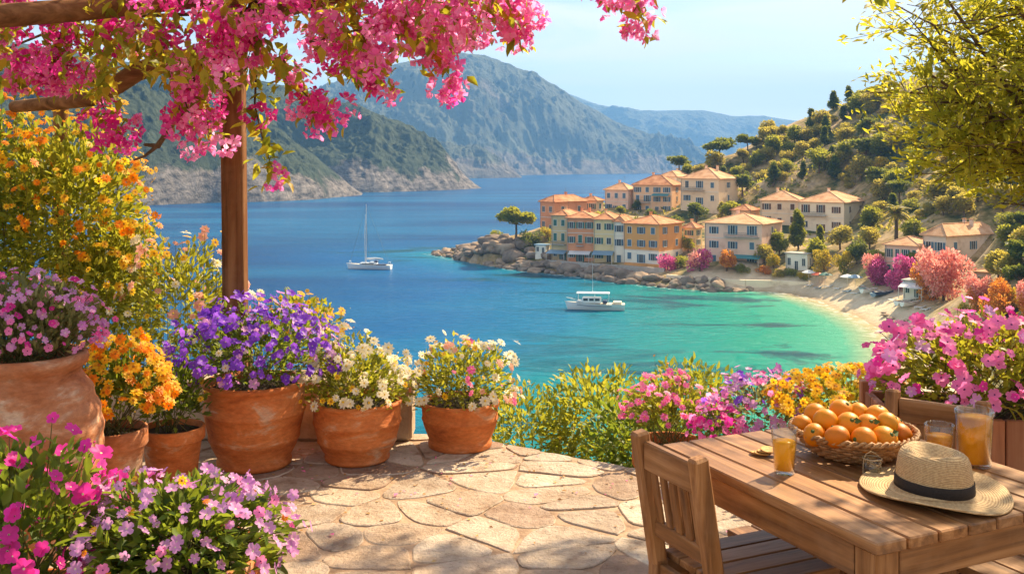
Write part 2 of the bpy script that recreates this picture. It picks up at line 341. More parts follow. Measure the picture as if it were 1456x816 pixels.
foam = np.maximum(np.clip((5 - dsh) / 4, 0, 1) * .7, np.clip((2.6 - dtip) / 2.0, 0, 1))
tag(grid_mesh('sea', X, Y, X * 0 + SEA, m, {'off': np.minimum(off, 1), 'weed': weed, 'foam': foam}), kind='structure')

# mountains: rock at the water, scrub above
def mountain_mat(name, scrub, rock, line, sc, spots, seed):
    m, nt, b = newmat(name); v = coords(nt, 'Object'); g = nt.nodes.new('ShaderNodeNewGeometry'); sp = node(nt, 'ShaderNodeSeparateXYZ', {0: g.outputs['Position']})
    n1 = node(nt, 'ShaderNodeTexNoise', {'Vector': v, 'Scale': sc, 'Detail': 9, 'Roughness': 0.68}); n2 = node(nt, 'ShaderNodeTexVoronoi', {'Vector': v, 'Scale': spots})
    h = node(nt, 'ShaderNodeMapRange', {'Value': sp.outputs['Z'], 'From Min': SEA + line, 'From Max': SEA, 'To Min': -0.12, 'To Max': 0.36}); nl = node(nt, 'ShaderNodeTexNoise', {'Vector': v, 'Scale': sc * .45, 'Detail': 4}); sm0 = node(nt, 'ShaderNodeMath', {0: nl.outputs[0], 1: 0.7, 2: -0.35}, operation='MULTIPLY_ADD'); sm1 = node(nt, 'ShaderNodeMath', {0: n1.outputs[0], 1: h.outputs[0]}, operation='ADD'); sm = node(nt, 'ShaderNodeMath', {0: sm1.outputs[0], 1: sm0.outputs[0]}, operation='ADD')
    f = ramp(nt, sm.outputs[0], [(0.55, 0.0), (0.63, 1.0)]); n5 = node(nt, 'ShaderNodeTexNoise', {'Vector': v, 'Scale': sc * 2.2, 'Detail': 9, 'Roughness': 0.7}); d5 = node(nt, 'ShaderNodeMath', {0: n5.outputs[0], 1: 1.6, 2: n2.outputs['Distance']}, operation='MULTIPLY_ADD'); dots = ramp(nt, d5.outputs[0], [(0.85, scrub[0]), (1.25, scrub[1]), (1.5, tuple(q * 2.2 for q in scrub[1]))])
    rk = ramp(nt, node(nt, 'ShaderNodeTexNoise', {'Vector': coords(nt, 'Object', (1, 1, 2.5)), 'Scale': sc * 5, 'Detail': 8, 'Roughness': 0.7}).outputs[0], [(0.35, rock[0]), (0.65, rock[1])])
    mx = node(nt, 'ShaderNodeMixRGB', {0: f.outputs[0], 1: dots.outputs[0], 2: rk.outputs[0]}); nt.links.new(mx.outputs[0], b.inputs['Base Color']); b.inputs['Roughness'].default_value = 0.95; b.inputs['Specular IOR Level'].default_value = 0.1
    inv = node(nt, 'ShaderNodeMath', {0: 1.0, 1: f.outputs[0]}, operation='SUBTRACT'); vd = node(nt, 'ShaderNodeMath', {0: n2.outputs['Distance'], 1: inv.outputs[0]}, operation='MULTIPLY'); n4 = node(nt, 'ShaderNodeTexNoise', {'Vector': coords(nt, 'Object', (1, 1, .7)), 'Scale': sc * 4, 'Detail': 10, 'Roughness': 0.72, 'Distortion': .6})
    ad = node(nt, 'ShaderNodeMath', {0: n4.outputs[0], 1: 2.2, 2: vd.outputs[0]}, operation='MULTIPLY_ADD'); ad2 = node(nt, 'ShaderNodeMath', {0: ad.outputs[0], 1: vd.outputs[0]}, operation='SUBTRACT'); ad3 = node(nt, 'ShaderNodeMath', {0: ad2.outputs[0], 1: vd.outputs[0]}, operation='SUBTRACT'); bump(nt, b, ad3.outputs[0], 0.85, 0.75 / spots); return m
def mountain(name, cols, m, amp, gul, back, nx, ny, seed, shape=0.8, cliff=0.0, label=None):
    """cols: photo column, distance of its foot in the sea, row of the crest, distance of the crest"""
    c = np.array(cols, float); px = np.linspace(c[0, 0], c[-1, 0], nx); db, pr, dr = [np.interp(px, c[:, 0], c[:, k]) for k in (1, 2, 3)]
    s = np.concatenate([np.linspace(0, 1, ny), 1 + np.linspace(0.03, 1, ny // 3)]); S, PX = np.meshgrid(s, px, indexing='ij')
    DB = np.broadcast_to(db, S.shape); DR = np.broadcast_to(dr, S.shape); ZR = EYE - (np.broadcast_to(pr, S.shape) - HY) / F * DR
    D = np.where(S <= 1, DB + (DR - DB) * S, DR + (S - 1) * back); lat = (PX - CX) / F * np.where(S <= 1, D, DR + (S - 1) * back * .6)
    prof = np.where(S <= 1, np.maximum(S, 0) ** shape, np.maximum(2 - S, 0) ** 1.2); prof = prof * (1 - cliff) + cliff * np.clip(S * 9, 0, 1) * np.where(S <= 1, 1, np.maximum(2 - S, 0))
    Z = SEA - 4 + (ZR - SEA + 4) * prof
    hgt = np.clip((ZR - SEA) / 60, 0, 1); env = np.sin(np.pi * np.clip(S, 0, 1) ** .7) * .9 + .1
    r = fbm(lat / gul, S * 1.6 + lat / gul * .25, 6, seed, True) - .55; r2 = fbm(lat / (gul * .22), D / (gul * .22), 5, seed + 9) - .5
    r3 = fbm(lat / (gul * .09), D / (gul * .09), 5, seed + 13, True) - .6
    r0 = fbm(lat / (gul * 2.2), S * .8 + 3, 3, seed + 21, True) - .6
    Z = Z + amp * hgt * env * (r0 * 1.6 + r * 1.7 + r2 * .6 + r3 * .5); D = D + amp * hgt * np.minimum(1, S * 4) * (fbm(lat / (gul * .5), Z / (gul * .5), 4, seed + 4) - .5) * 1.4
    D = D + (fbm(lat / (gul * .3), lat * 0, 4, seed + 7) - .5) * amp * .8 * np.clip(1 - S * 3, 0, 1)
    o = grid_mesh(name, lat, D, Z, m); tag(o, kind='structure'); return o
mA = mountain_mat('mountain_scrub', ((0.018, 0.028, 0.02), (0.055, 0.06, 0.04)), ((0.10, 0.085, 0.07), (0.28, 0.235, 0.18)), 85, 0.004, 0.03, 1)
mH = mountain_mat('headland_scrub', ((0.008, 0.016, 0.010), (0.030, 0.038, 0.022)), ((0.05, 0.045, 0.042), (0.38, 0.325, 0.28)), 38, 0.018, 0.11, 2)
mountain('mountain_far', [(640, 5000, 95, 6000), (760, 5000, 112, 6000), (800, 5000, 132, 6000), (850, 5000, 150, 6000), (900, 5000, 159, 6000), (950, 5000, 158, 6000), (1000, 5000, 159, 6000), (1040, 5000, 165, 6000), (1090, 5000, 166, 6000), (1150, 5000, 176, 6000), (1230, 5000, 200, 6000), (1330, 5000, 236, 6000)], mA, 120, 700, 900, 300, 90, 41, 0.75)
mountain('mountain', [(330, 2500, 150, 3300), (430, 2500, 135, 3300), (520, 2450, 104, 3250), (570, 2450, 92, 3200), (620, 2450, 80, 3200), (650, 2500, 75, 3200), (690, 2500, 81, 3200), (712, 2550, 90, 3250), (760, 2650, 108, 3300), (790, 2750, 126, 3350), (830, 2900, 150, 3450), (870, 3000, 171, 3500), (910, 3100, 189, 3550), (950, 3250, 207, 3600), (990, 3300, 226, 3600), (1025, 3350, 242, 3500)], mA, 120, 420, 700, 520, 170, 21, 0.85)
mountain('mountain_spur', [(520, 1900, 200, 2250), (600, 1950, 205, 2300), (650, 2000, 212, 2300), (690, 2050, 214, 2250), (712, 2080, 226, 2220), (728, 2100, 240, 2180), (742, 2110, 252, 2150)], mA, 40, 170, 300, 220, 80, 31, 0.6, 0.12)
mountain('headland', [(-150, 960, 40, 1300), (50, 970, 65, 1300), (200, 980, 90, 1300), (300, 980, 105, 1300), (380, 970, 118, 1280), (440, 960, 130, 1260), (500, 960, 150, 1250), (540, 980, 167, 1240), (580, 1010, 188, 1230), (620, 1050, 208, 1220), (645, 1080, 232, 1190), (662, 1105, 250, 1170), (675, 1125, 261, 1160), (688, 1140, 270, 1150)], mH, 30, 110, 220, 460, 170, 11, 0.62, 0.2)
mountain('headland_near', [(-320, 520, 40, 800), (-100, 560, 70, 840), (60, 600, 105, 880), (170, 640, 132, 900), (250, 680, 150, 920), (330, 710, 166, 930), (400, 740, 195, 920), (450, 780, 224, 910), (480, 830, 248, 905), (500, 860, 265, 895), (516, 880, 279, 890)], mH, 24, 80, 180, 460, 170, 51, 0.52, 0.22)

# haze: the air that pales the far shore
hz = MB(); hz.box((0, 3450, 260), (12000, 7300, 600), None); hz.mats = []
m = bpy.data.materials.new('air'); m.use_nodes = True; nt = m.node_tree; nt.nodes.remove(nt.nodes['Principled BSDF'])
pv = node(nt, 'ShaderNodeVolumePrincipled', {'Color': (0.24, 0.54, 1.0, 1), 'Density': 0.00016, 'Anisotropy': 0.0}); nt.links.new(pv.outputs[0], nt.nodes['Material Output'].inputs['Volume'])
hm = hz.mesh('haze'); hm.materials.append(m); ho = tag(link('haze', hm), kind='stuff')
# ---------------------------------------------------------------- materials of the terrace
def terracotta(name, cols=((0.26, 0.065, 0.018), (0.52, 0.145, 0.035), (0.60, 0.20, 0.06), (0.60, 0.35, 0.21)), sc=3.2):
    m, nt, b = newmat(name); oi = nt.nodes.new('ShaderNodeObjectInfo'); t = nt.nodes.new('ShaderNodeTexCoord')
    ad = node(nt, 'ShaderNodeVectorMath', {0: t.outputs['Object'], 1: oi.outputs['Location']}, operation='ADD')
    mpn = node(nt, 'ShaderNodeMapping', {'Scale': (1, 1, 2.2)}); nt.links.new(ad.outputs[0], mpn.inputs[0]); v = mpn.outputs[0]
    n = node(nt, 'ShaderNodeTexNoise', {'Vector': v, 'Scale': sc, 'Detail': 9, 'Roughness': 0.66, 'Distortion': 0.7}); n2 = node(nt, 'ShaderNodeTexNoise', {'Vector': v, 'Scale': sc * 9, 'Detail': 6, 'Roughness': 0.7})
    rp = ramp(nt, n.outputs[0], [(0.30, cols[0]), (0.43, cols[1]), (0.56, cols[2]), (0.64, cols[3])]); g = ramp(nt, n2.outputs[0], [(0.3, 0.72), (0.65, 1.1)])
    mm = node(nt, 'ShaderNodeMixRGB', {0: 1.0, 1: rp.outputs[0], 2: g.outputs[0]}, blend_type='MULTIPLY'); nt.links.new(mm.outputs[0], b.inputs['Base Color'])
    b.inputs['Roughness'].default_value = 0.72; b.inputs['Specular IOR Level'].default_value = 0.25; wv = node(nt, 'ShaderNodeTexWave', {'Vector': v, 'Scale': 6.0, 'Distortion': 5.0, 'Detail': 4, 'Detail Scale': 1.6}, bands_direction='Z'); hs = node(nt, 'ShaderNodeMath', {0: wv.outputs['Fac'], 1: 0.16, 2: n2.outputs[0]}, operation='MULTIPLY_ADD'); bump(nt, b, hs.outputs[0], 0.45, 0.007); return m
def wood(name, axis, cols=((0.085, 0.032, 0.010), (0.25, 0.108, 0.034), (0.44, 0.225, 0.092)), rough=0.5, sc=1.0, spec=0.3, bm_=0.35):
    m, nt, b = newmat(name); st = [26, 26, 26]; st['XYZ'.index(axis)] = 1.6
    oi = nt.nodes.new('ShaderNodeObjectInfo'); g = nt.nodes.new('ShaderNodeNewGeometry'); t = nt.nodes.new('ShaderNodeTexCoord')
    of = node(nt, 'ShaderNodeMath', {0: g.outputs['Random Per Island'], 1: 37.0, 2: oi.outputs['Random']}, operation='MULTIPLY_ADD')
    ad = node(nt, 'ShaderNodeVectorMath', {0: t.outputs['Object'], 1: of.outputs[0]}, operation='ADD')
    mpn = node(nt, 'ShaderNodeMapping', {'Scale': [q * sc for q in st]}); nt.links.new(ad.outputs[0], mpn.inputs[0])
    n = node(nt, 'ShaderNodeTexNoise', {'Vector': mpn.outputs[0], 'Scale': 1.0, 'Detail': 8, 'Roughness': 0.62, 'Distortion': 0.6})
    rp = ramp(nt, n.outputs[0], [(0.3, cols[0]), (0.5, cols[1]), (0.7, cols[2])])
    tn = ramp(nt, g.outputs['Random Per Island'], [(0, 0.75), (1, 1.18)]); mm = node(nt, 'ShaderNodeMixRGB', {0: 1.0, 1: rp.outputs[0], 2: tn.outputs[0]}, blend_type='MULTIPLY')
    gn = node(nt, 'ShaderNodeTexNoise', {'Vector': ad.outputs[0], 'Scale': 5.0, 'Detail': 8, 'Roughness': 0.7}); gf = ramp(nt, gn.outputs[0], [(0.46, 0.0), (0.72, 0.26)]); gm = node(nt, 'ShaderNodeMixRGB', {0: gf.outputs[0], 1: mm.outputs[0], 2: (0.40, 0.245, 0.14, 1)}); mm = gm
    nt.links.new(mm.outputs[0], b.inputs['Base Color']); b.inputs['Roughness'].default_value = rough; b.inputs['Specular IOR Level'].default_value = spec; bump(nt, b, n.outputs[0], bm_, 0.004 if bm_ < .5 else .012); return m
M_terra = terracotta('terracotta'); M_terra_pale = terracotta('weathered_terracotta', ((0.22, 0.065, 0.025), (0.42, 0.145, 0.055), (0.50, 0.22, 0.11), (0.60, 0.40, 0.27)))
M_soil = noisy('potting_soil', [(0.02, 0.012, 0.007), (0.06, 0.035, 0.02)], 30, 0.95, 0.8, dist=0.02)
M_wx, M_wy, M_wz = [wood('teak_' + a, a) for a in 'XYZ']
M_post = wood('weathered_post', 'Z', ((0.045, 0.018, 0.008), (0.17, 0.070, 0.027), (0.30, 0.15, 0.065)), 0.75, 0.55, 0.12, 0.9)
M_log = wood('pergola_log', 'X', ((0.06, 0.028, 0.013), (0.17, 0.08, 0.035), (0.30, 0.16, 0.08)), 0.75, 0.6, 0.15)
M_bark = noisy('bark', [(0.06, 0.035, 0.02), (0.2, 0.12, 0.07)], 14, 0.9, 0.8, stretch=(1, 1, .3))
M_stem = leafy('stem', [(0.07, 0.09, 0.02), (0.16, 0.14, 0.04)], 0.1)

# ---------------------------------------------------------------- terrace floor: flagstones in mortar
TER = [(-6.5, -3), (5.2, -3), (5.2, 2.43), (-0.118, 5.89), (-0.5, 6.05), (-6.5, 6.05)]
def clip(poly, a, nrm):
    out = []; k = len(poly)
    for i in range(k):
        p = poly[i]; q = poly[(i + 1) % k]; dp = (p[0] - a[0]) * nrm[0] + (p[1] - a[1]) * nrm[1]; dq = (q[0] - a[0]) * nrm[0] + (q[1] - a[1]) * nrm[1]
        if dp <= 0: out.append(p)
        if dp * dq < 0: t = dp / (dp - dq); out.append((p[0] + (q[0] - p[0]) * t, p[1] + (q[1] - p[1]) * t))
    return out
m, nt, b = newmat('flagstone'); g = nt.nodes.new('ShaderNodeNewGeometry'); v = coords(nt, 'Object')
n1 = node(nt, 'ShaderNodeTexNoise', {'Vector': v, 'Scale': 5, 'Detail': 9, 'Roughness': 0.68}); n2 = node(nt, 'ShaderNodeTexNoise', {'Vector': v, 'Scale': 38, 'Detail': 6, 'Roughness': 0.7})
rp = ramp(nt, g.outputs['Random Per Island'], [(0.0, (0.29, 0.195, 0.145)), (0.2, (0.44, 0.335, 0.255)), (0.45, (0.52, 0.425, 0.34)), (0.65, (0.40, 0.32, 0.26)), (0.85, (0.62, 0.535, 0.44)), (1.0, (0.36, 0.25, 0.19))])
k1 = ramp(nt, n1.outputs[0], [(0.30, (0.52, 0.40, 0.32)), (0.45, (0.90, 0.85, 0.80)), (0.66, 1.18)]); k2 = ramp(nt, n2.outputs[0], [(0.28, 0.40), (0.40, 0.92), (0.6, 1.05)])
mm = node(nt, 'ShaderNodeMixRGB', {0: 1.0, 1: rp.outputs[0], 2: k1.outputs[0]}, blend_type='MULTIPLY'); m2 = node(nt, 'ShaderNodeMixRGB', {0: 1.0, 1: mm.outputs[0], 2: k2.outputs[0]}, blend_type='MULTIPLY')
nt.links.new(m2.outputs[0], b.inputs['Base Color']); b.inputs['Roughness'].default_value = 0.75; b.inputs['Specular IOR Level'].default_value = 0.25
hh = node(nt, 'ShaderNodeMath', {0: n1.outputs[0], 1: 2.0, 2: n2.outputs[0]}, operation='MULTIPLY_ADD'); bump(nt, b, hh.outputs[0], 0.8, 0.022); M_flag = m
M_mortar = noisy('mortar', [(0.20, 0.125, 0.08), (0.36, 0.24, 0.16), (0.46, 0.33, 0.23)], 9, 0.9, 0.8, 40, dist=0.012)
t = MB(); seeds = []
gx, gy = 0.31, 0.235
for j in range(int(9.4 / gy)):
    for i in range(int(12.2 / gx)):
        if rnd.random() < 0.9: seeds.append((-6.7 + (i + .5 * (j % 2)) * gx + rnd.uniform(-.14, .14), -3.1 + j * gy + rnd.uniform(-.10, .10)))
S = np.array(seeds)
tn = []
for i in range(len(TER)):
    a = TER[i]; c = TER[(i + 1) % len(TER)]; tn.append((a, (c[1] - a[1], -(c[0] - a[0]))))
for s in seeds:
    poly = [(s[0] - 1, s[1] - 1), (s[0] + 1, s[1] - 1), (s[0] + 1, s[1] + 1), (s[0] - 1, s[1] + 1)]
    d2 = ((S - s) ** 2).sum(1); gap = rnd.choice((.002, .004, .008, .022))
    for k in np.argsort(d2)[1:18]:
        q = S[k]; nrm = q - np.array(s); nl = np.hypot(*nrm); mid = (np.array(s) + q) / 2 - nrm / nl * gap
        poly = clip(poly, mid, nrm)
        if len(poly) < 3: break
    for a, nrm in tn:
        if len(poly) >= 3: poly = clip(poly, a, nrm)
    if len(poly) < 3: continue
    for r in range(2):      # round the corners
        poly = [q for i in range(len(poly)) for q in ((poly[i][0] * .8 + poly[(i + 1) % len(poly)][0] * .2, poly[i][1] * .8 + poly[(i + 1) % len(poly)][1] * .2), (poly[i][0] * .2 + poly[(i + 1) % len(poly)][0] * .8, poly[i][1] * .2 + poly[(i + 1) % len(poly)][1] * .8))]
    p = np.array(poly); c = p.mean(0); z = rnd.uniform(-.003, .003); tx, ty = rnd.uniform(-.006, .006), rnd.uniform(-.006, .006); k = len(p)
    wv = 1 + .10 * (vnoise(p[:, 0] * 14, p[:, 1] * 14, 3)[:, None] - .5) - rng.uniform(0, .03, (k, 1)) * (rng.uniform(0, 1, (k, 1)) > .45); p = c + (p - c) * wv
    zt = z + (p - c) @ np.array([tx, ty]); inn = c + (p - c) * 0.965
    V = np.r_[np.c_[p, zt * 0 - .03], np.c_[p, zt - .0035], np.c_[inn, zt]]
    Fs = [(i, (i + 1) % k, k + (i + 1) % k, k + i) for i in range(k)] + [(k + i, k + (i + 1) % k, 2 * k + (i + 1) % k, 2 * k + i) for i in range(k)]
    t.add(V, Fs, M_flag, False); t.add(V[2 * k:], [tuple(range(k))], M_flag)
k = len(TER); TV = [(x, y, -.0065) for x, y in TER] + [(x, y, -.9) for x, y in TER]
# mortar bed, cut fine so that it can roll a little
t.add(TV, [tuple(range(k))] + [(i + k, (i + 1) % k + k, (i + 1) % k, i) for i in range(k)], M_mortar)
tag(t.build('terrace_floor'), kind='structure')

# low wall behind the pots
M_plaster = noisy('old_plaster', [(0.30, 0.21, 0.14), (0.46, 0.35, 0.25), (0.55, 0.44, 0.33)], 4, 0.9, 0.7, 22, dist=0.02)
w = MB(); w.box((-3.55, 6.0, 0.165), (5.9, 0.24, 0.33), M_plaster, bev=.02); cpm = MB(); cpm.box((-3.55, 6.0, 0.352), (6.0, 0.30, 0.045), M_plaster, bev=.012)
pw = w.build('parapet_wall'); tag(pw, 'low plastered stone wall behind the row of terracotta flower pots', 'wall'); cpm.build('coping', pw)

# ---------------------------------------------------------------- table and seats
EA = np.array([0.866, 2.338]); E1 = np.array([-0.418, 0.908]); E2 = np.array([0.908, 0.418]); RZ = math.atan2(E2[1], E2[0])
def tp(u, w, z=0.0): q = EA + E1 * u + E2 * w; return Vector((q[0], q[1], z))    # a point by its distance along the two sides of the table
LT, WT = 0.925, 0.82
tab = thing('dining_table', tp(0, 0), 'square weathered teak table of long planks with hat and fruit basket on it', 'table', rz=RZ)   # local x along E2, y along E1
b = MB(); n = 8; pw_ = WT / n
for i in range(n): b.box(((i + .5) * pw_, LT / 2, .735), (pw_ - .006, LT + rnd.uniform(-.004, .004), .03), M_wy, bev=.004)
b.build('tabletop', tab)
b = MB()
for y in (.03, LT - .03): b.box((WT / 2, y, .676), (WT - .19, .024, .084), M_wx, bev=.003)
for x in (.03, WT - .03): b.box((x, LT / 2, .676), (.024, LT - .19, .084), M_wy, bev=.003)
b.build('apron', tab)
for x in (.055, WT - .055):
    for y in (.055, LT - .055): MB().box((x, y, .359), (.075, .075, .718), M_wz, bev=.005).build('leg', tab)
for x in (.055, WT - .055): MB().box((x, LT / 2, .36), (.03, LT - .19, .055), M_wy, bev=.004).build('stretcher', tab)
MB().box((WT / 2, LT / 2, .36), (WT - .145, .05, .03), M_wx, bev=.004).build('stretcher', tab)

pn = np.array([0.575, 2.752]); CWd, CD = 0.30, 0.40       # foot of the near back post; width and depth of the chair
ch = thing('wooden_chair', (pn[0], pn[1], 0), 'slatted wooden chair with straight back pushed under the table', 'chair', rz=RZ)   # x forward, y across to the far post
ps = [(0.0, 0.0), (0.0, CWd)]
for x, y in ps:
    q = MB(); q.bar((-.01, y, 0), (0, y, .45), .046, .046, M_wz, .005, up=(1, 0, 0)); q.bar((0, y, .43), (-.068, y, .842), .046, .05, M_wz, .008, up=(1, 0, 0)); q.build('back_post', ch)
bx = lambda z: -(z - .45) / .392 * .068
q = MB(); z = .775; q.bar((bx(z), .024, z), (bx(z), CWd - .024, z), .026, .085, M_wy, .005); q.build('top_rail', ch)
q = MB(); z = .55; q.bar((bx(z), .024, z), (bx(z), CWd - .024, z), .026, .05, M_wy, .005); q.build('lower_rail', ch)
for i in range(5):
    y = .024 + (i + .5) * (CWd - .048) / 5
    MB().bar((bx(.574), y, .574), (bx(.734), y, .734), .012, .030, M_wz, .003, up=(0, 1, 0)).build('back_slat', ch)
q = MB()
for i in range(4): y0 = -.02 + i * (CWd + .04) / 4; q.box((CD / 2 + .03, y0 + (CWd + .04) / 8, .452), (CD, (CWd + .04) / 4 - .006, .022), M_wx, bev=.003)
q.build('seat', ch)
q = MB(); q.box((CD / 2, 0, .412), (CD - .03, .022, .05), M_wx, bev=.003); q.box((CD / 2, CWd, .412), (CD - .03, .022, .05), M_wx, bev=.003); q.box((CD, CWd / 2, .412), (.022, CWd - .05, .05), M_wy, bev=.003); q.box((0, CWd / 2, .412), (.022, CWd - .05, .05), M_wy, bev=.003); q.build('seat_frame', ch)
for y in (0, CWd): MB().box((CD, y, .22), (.04, .04, .44), M_wz, bev=.004).build('leg', ch)
for y in (0, CWd): MB().box((CD / 2, y, .2), (CD - .04, .02, .03), M_wx, bev=.003).build('stretcher', ch)
c2 = thing('wooden_chair', (1.335, 3.50, 0), 'second slatted chair standing at the far corner behind the amber drinks', 'chair', rz=math.atan2(-.8, -.6))
for part in list(ch.children): pc = part.copy(); COL.objects.link(pc); pc.parent = c2
bn = thing('wooden_bench', tp(.12, .70), 'low wooden bench half hidden under the near right side of the table', 'bench', rz=RZ)
q = MB()
for i in range(3): q.box((.06 + i * .115, .37, .435), (.109, .86, .026), M_wy, bev=.003)
q.build('seat', bn)
for x in (.03, .31):
    for y in (.03, .71): MB().box((x, y, .211), (.045, .045, .42), M_wz, bev=.003).build('leg', bn)
b2 = thing('wooden_stool', tp(.66, .30), 'small wooden stool tucked under the far end of the table', 'stool', rz=RZ)
q = MB()
for i in range(3): q.box((.05 + i * .1, .16, .40), (.094, .32, .024), M_wy, bev=.003)
q.build('seat', b2)
for x in (.03, .27):
    for y in (.03, .29): MB().box((x, y, .194), (.04, .04, .387), M_wz, bev=.003).build('leg', b2)
for y in (.03, .29): MB().box((.15, y, .16), (.2, .02, .03), M_wx, bev=.003).build('stretcher', b2)

# straw hat
def straw(name, c1, c2, k=900):
    m, nt, b = newmat(name); t = nt.nodes.new('ShaderNodeTexCoord'); ln = node(nt, 'ShaderNodeVectorMath', {0: t.outputs['Object']}, operation='LENGTH')
    sp = node(nt, 'ShaderNodeSeparateXYZ', {0: t.outputs['Object']}); z = node(nt, 'ShaderNodeMath', {0: sp.outputs[2], 1: 1.0, 2: ln.outputs['Value']}, operation='MULTIPLY_ADD')
    s = node(nt, 'ShaderNodeMath', {0: z.outputs[0], 1: float(k)}, operation='MULTIPLY'); sn = node(nt, 'ShaderNodeMath', {0: s.outputs[0]}, operation='SINE')
    n = node(nt, 'ShaderNodeTexNoise', {'Vector': t.outputs['Object'], 'Scale': 160, 'Detail': 4}); ad = node(nt, 'ShaderNodeMath', {0: sn.outputs[0], 1: 0.22, 2: n.outputs[0]}, operation='MULTIPLY_ADD')
    rp = ramp(nt, ad.outputs[0], [(0.25, c1), (0.75, c2)]); nt.links.new(rp.outputs[0], b.inputs['Base Color']); b.inputs['Roughness'].default_value = 0.75; bump(nt, b, ad.outputs[0], 0.7, 0.003); return m
M_straw = straw('straw', (0.34, 0.20, 0.085), (0.62, 0.43, 0.22)); M_band = noisy('hat_band', [(0.012, 0.009, 0.008), (0.03, 0.022, 0.02)], 200, 0.7, 0.3, dist=.001)
hc = (1.157, 2.70)
hat = thing('straw_hat', (hc[0], hc[1], .75), 'wide brimmed straw hat with dark ribbon lying on the table', 'hat', rz=.3)
def oval(b, prof, m, n=48, ax=(1.0, 1.0), dent=None, lift=None):
    V = []; k = len(prof)
    for i, (r, z) in enumerate(prof):
        for j in range(n):
            a = 2 * math.pi * j / n; x, y = r * ax[0] * math.cos(a), r * ax[1] * math.sin(a); V.append((x, y, z + (lift(r, a) if lift else 0)))
    b.add(V, [(i * n + j, i * n + (j + 1) % n, (i + 1) * n + (j + 1) % n, (i + 1) * n + j) for i in range(k - 1) for j in range(n)], m, True); return b
wav = lambda r, a: max(0, r - .1) * (.10 * math.sin(2 * a + .6) + .05 * math.sin(3 * a + 2)) + max(0, r - .1) * .06
oval(MB(), [(.098, .012), (.115, .006), (.15, .004), (.188, .009), (.190, .011), (.188, .0145), (.15, .0085), (.115, .0105), (.101, .020)], M_straw, 64, (1.0, 1.06), lift=wav).build('brim', hat)
dz = lambda r, a: -.020 * math.exp(-(r / .045) ** 2) if r < .09 else 0
oval(MB(), [(.101, .010), (.100, .04), (.097, .075), (.092, .105), (.086, .120), (.077, .1285), (.066, .1275), (.05, .118), (.035, .106), (.018, .100), (.001, .098)], M_straw, 48, (.94, 1.08), lift=lambda r, a: -.004 * math.cos(2 * a)).build('crown', hat).scale = (1, 1, .92)
oval(MB(), [(.1025, .016), (.1035, .018), (.1015, .046), (.1005, .0475)], M_band, 48, (.945, 1.085)).build('ribbon', hat)

# fruit basket and oranges
M_wick = noisy('wicker', [(0.16, 0.07, 0.025), (0.36, 0.18, 0.07), (0.5, 0.29, 0.13)], 60, 0.6, 0.4, dist=.002)
bc = Vector((1.062, 3.065, .75)); bk = thing('fruit_basket', bc, 'round woven wicker basket full of oranges on the table', 'basket')
bp = lambda s: (.105 + .078 * s ** .8, .006 + .070 * s ** 1.25)
q = MB(); NS = 44
for i in range(9):
    s = i / 8; r, z = bp(s); pts = []
    for j in range(NS + 1): a = 2 * math.pi * j / NS; rr = r + .0045 * (1 if (j + i) % 2 else -1); pts.append((rr * math.cos(a), rr * math.sin(a), z))
    q.tube(pts, .0052, M_wick, 5, cap=False)
for j in range(NS // 2):
    a = 2 * math.pi * (j * 2 + .5) / NS; q.tube([(bp(s)[0] * math.cos(a), bp(s)[0] * math.sin(a), bp(s)[1]) for s in (0, .35, .7, 1)], .003, M_wick, 5)
q.lathe([(.001, .006), (.11, .004), (.11, .008)], M_wick, 24); q.build('woven_body', bk)
q = MB()
for ph in (0, 1):
    pts = []
    for j in range(121): a = 2 * math.pi * j / 120; w = 26 * a + math.pi * ph; pts.append(((.186 + .006 * math.cos(w)) * math.cos(a), (.186 + .006 * math.cos(w)) * math.sin(a), .080 + .006 * math.sin(w)))
    q.tube(pts, .0055, M_wick, 5, cap=False)
q.build('braided_rim', bk)
m, nt, b = newmat('orange_peel'); oi = nt.nodes.new('ShaderNodeObjectInfo'); rp = ramp(nt, oi.outputs['Random'], [(0, (0.60, 0.16, 0.002)), (0.4, (0.68, 0.22, 0.002)), (0.8, (0.70, 0.265, 0.003)), (1, (0.58, 0.27, 0.01))])
n1 = node(nt, 'ShaderNodeTexNoise', {'Vector': coords(nt, 'Object'), 'Scale': 18, 'Detail': 3}); k1 = ramp(nt, n1.outputs[0], [(0.3, 0.82), (0.7, 1.05)]); mm = node(nt, 'ShaderNodeMixRGB', {0: 1.0, 1: rp.outputs[0], 2: k1.outputs[0]}, blend_type='MULTIPLY')
n2 = node(nt, 'ShaderNodeTexVoronoi', {'Vector': coords(nt, 'Object'), 'Scale': 420}); nt.links.new(mm.outputs[0], b.inputs['Base Color']); b.inputs['Roughness'].default_value = 0.45; b.inputs['Specular IOR Level'].default_value = 0.3; bump(nt, b, n2.outputs['Distance'], 0.25, 0.0012); b.inputs['Subsurface Weight'].default_value = 0.0; M_orange = m
M_calyx = plain('orange_stem', (0.07, 0.10, 0.02), 0.7)
q = MB(); pr = [(.0005, -.0365)] + [(.0385 * math.sin(math.pi * i / 14) * (1 + .0 * i), -.037 * math.cos(math.pi * i / 14)) for i in range(1, 14)] + [(.0005, .0355)]; q.lathe(pr, M_orange, 20); me_or = q.mesh('orange')
q = MB(); q.lathe([(.0085, .0), (.0075, .0018), (.003, .003), (.0025, .005), (.0005, .0055)], M_calyx, 8); me_cx = q.mesh('stem_scar')
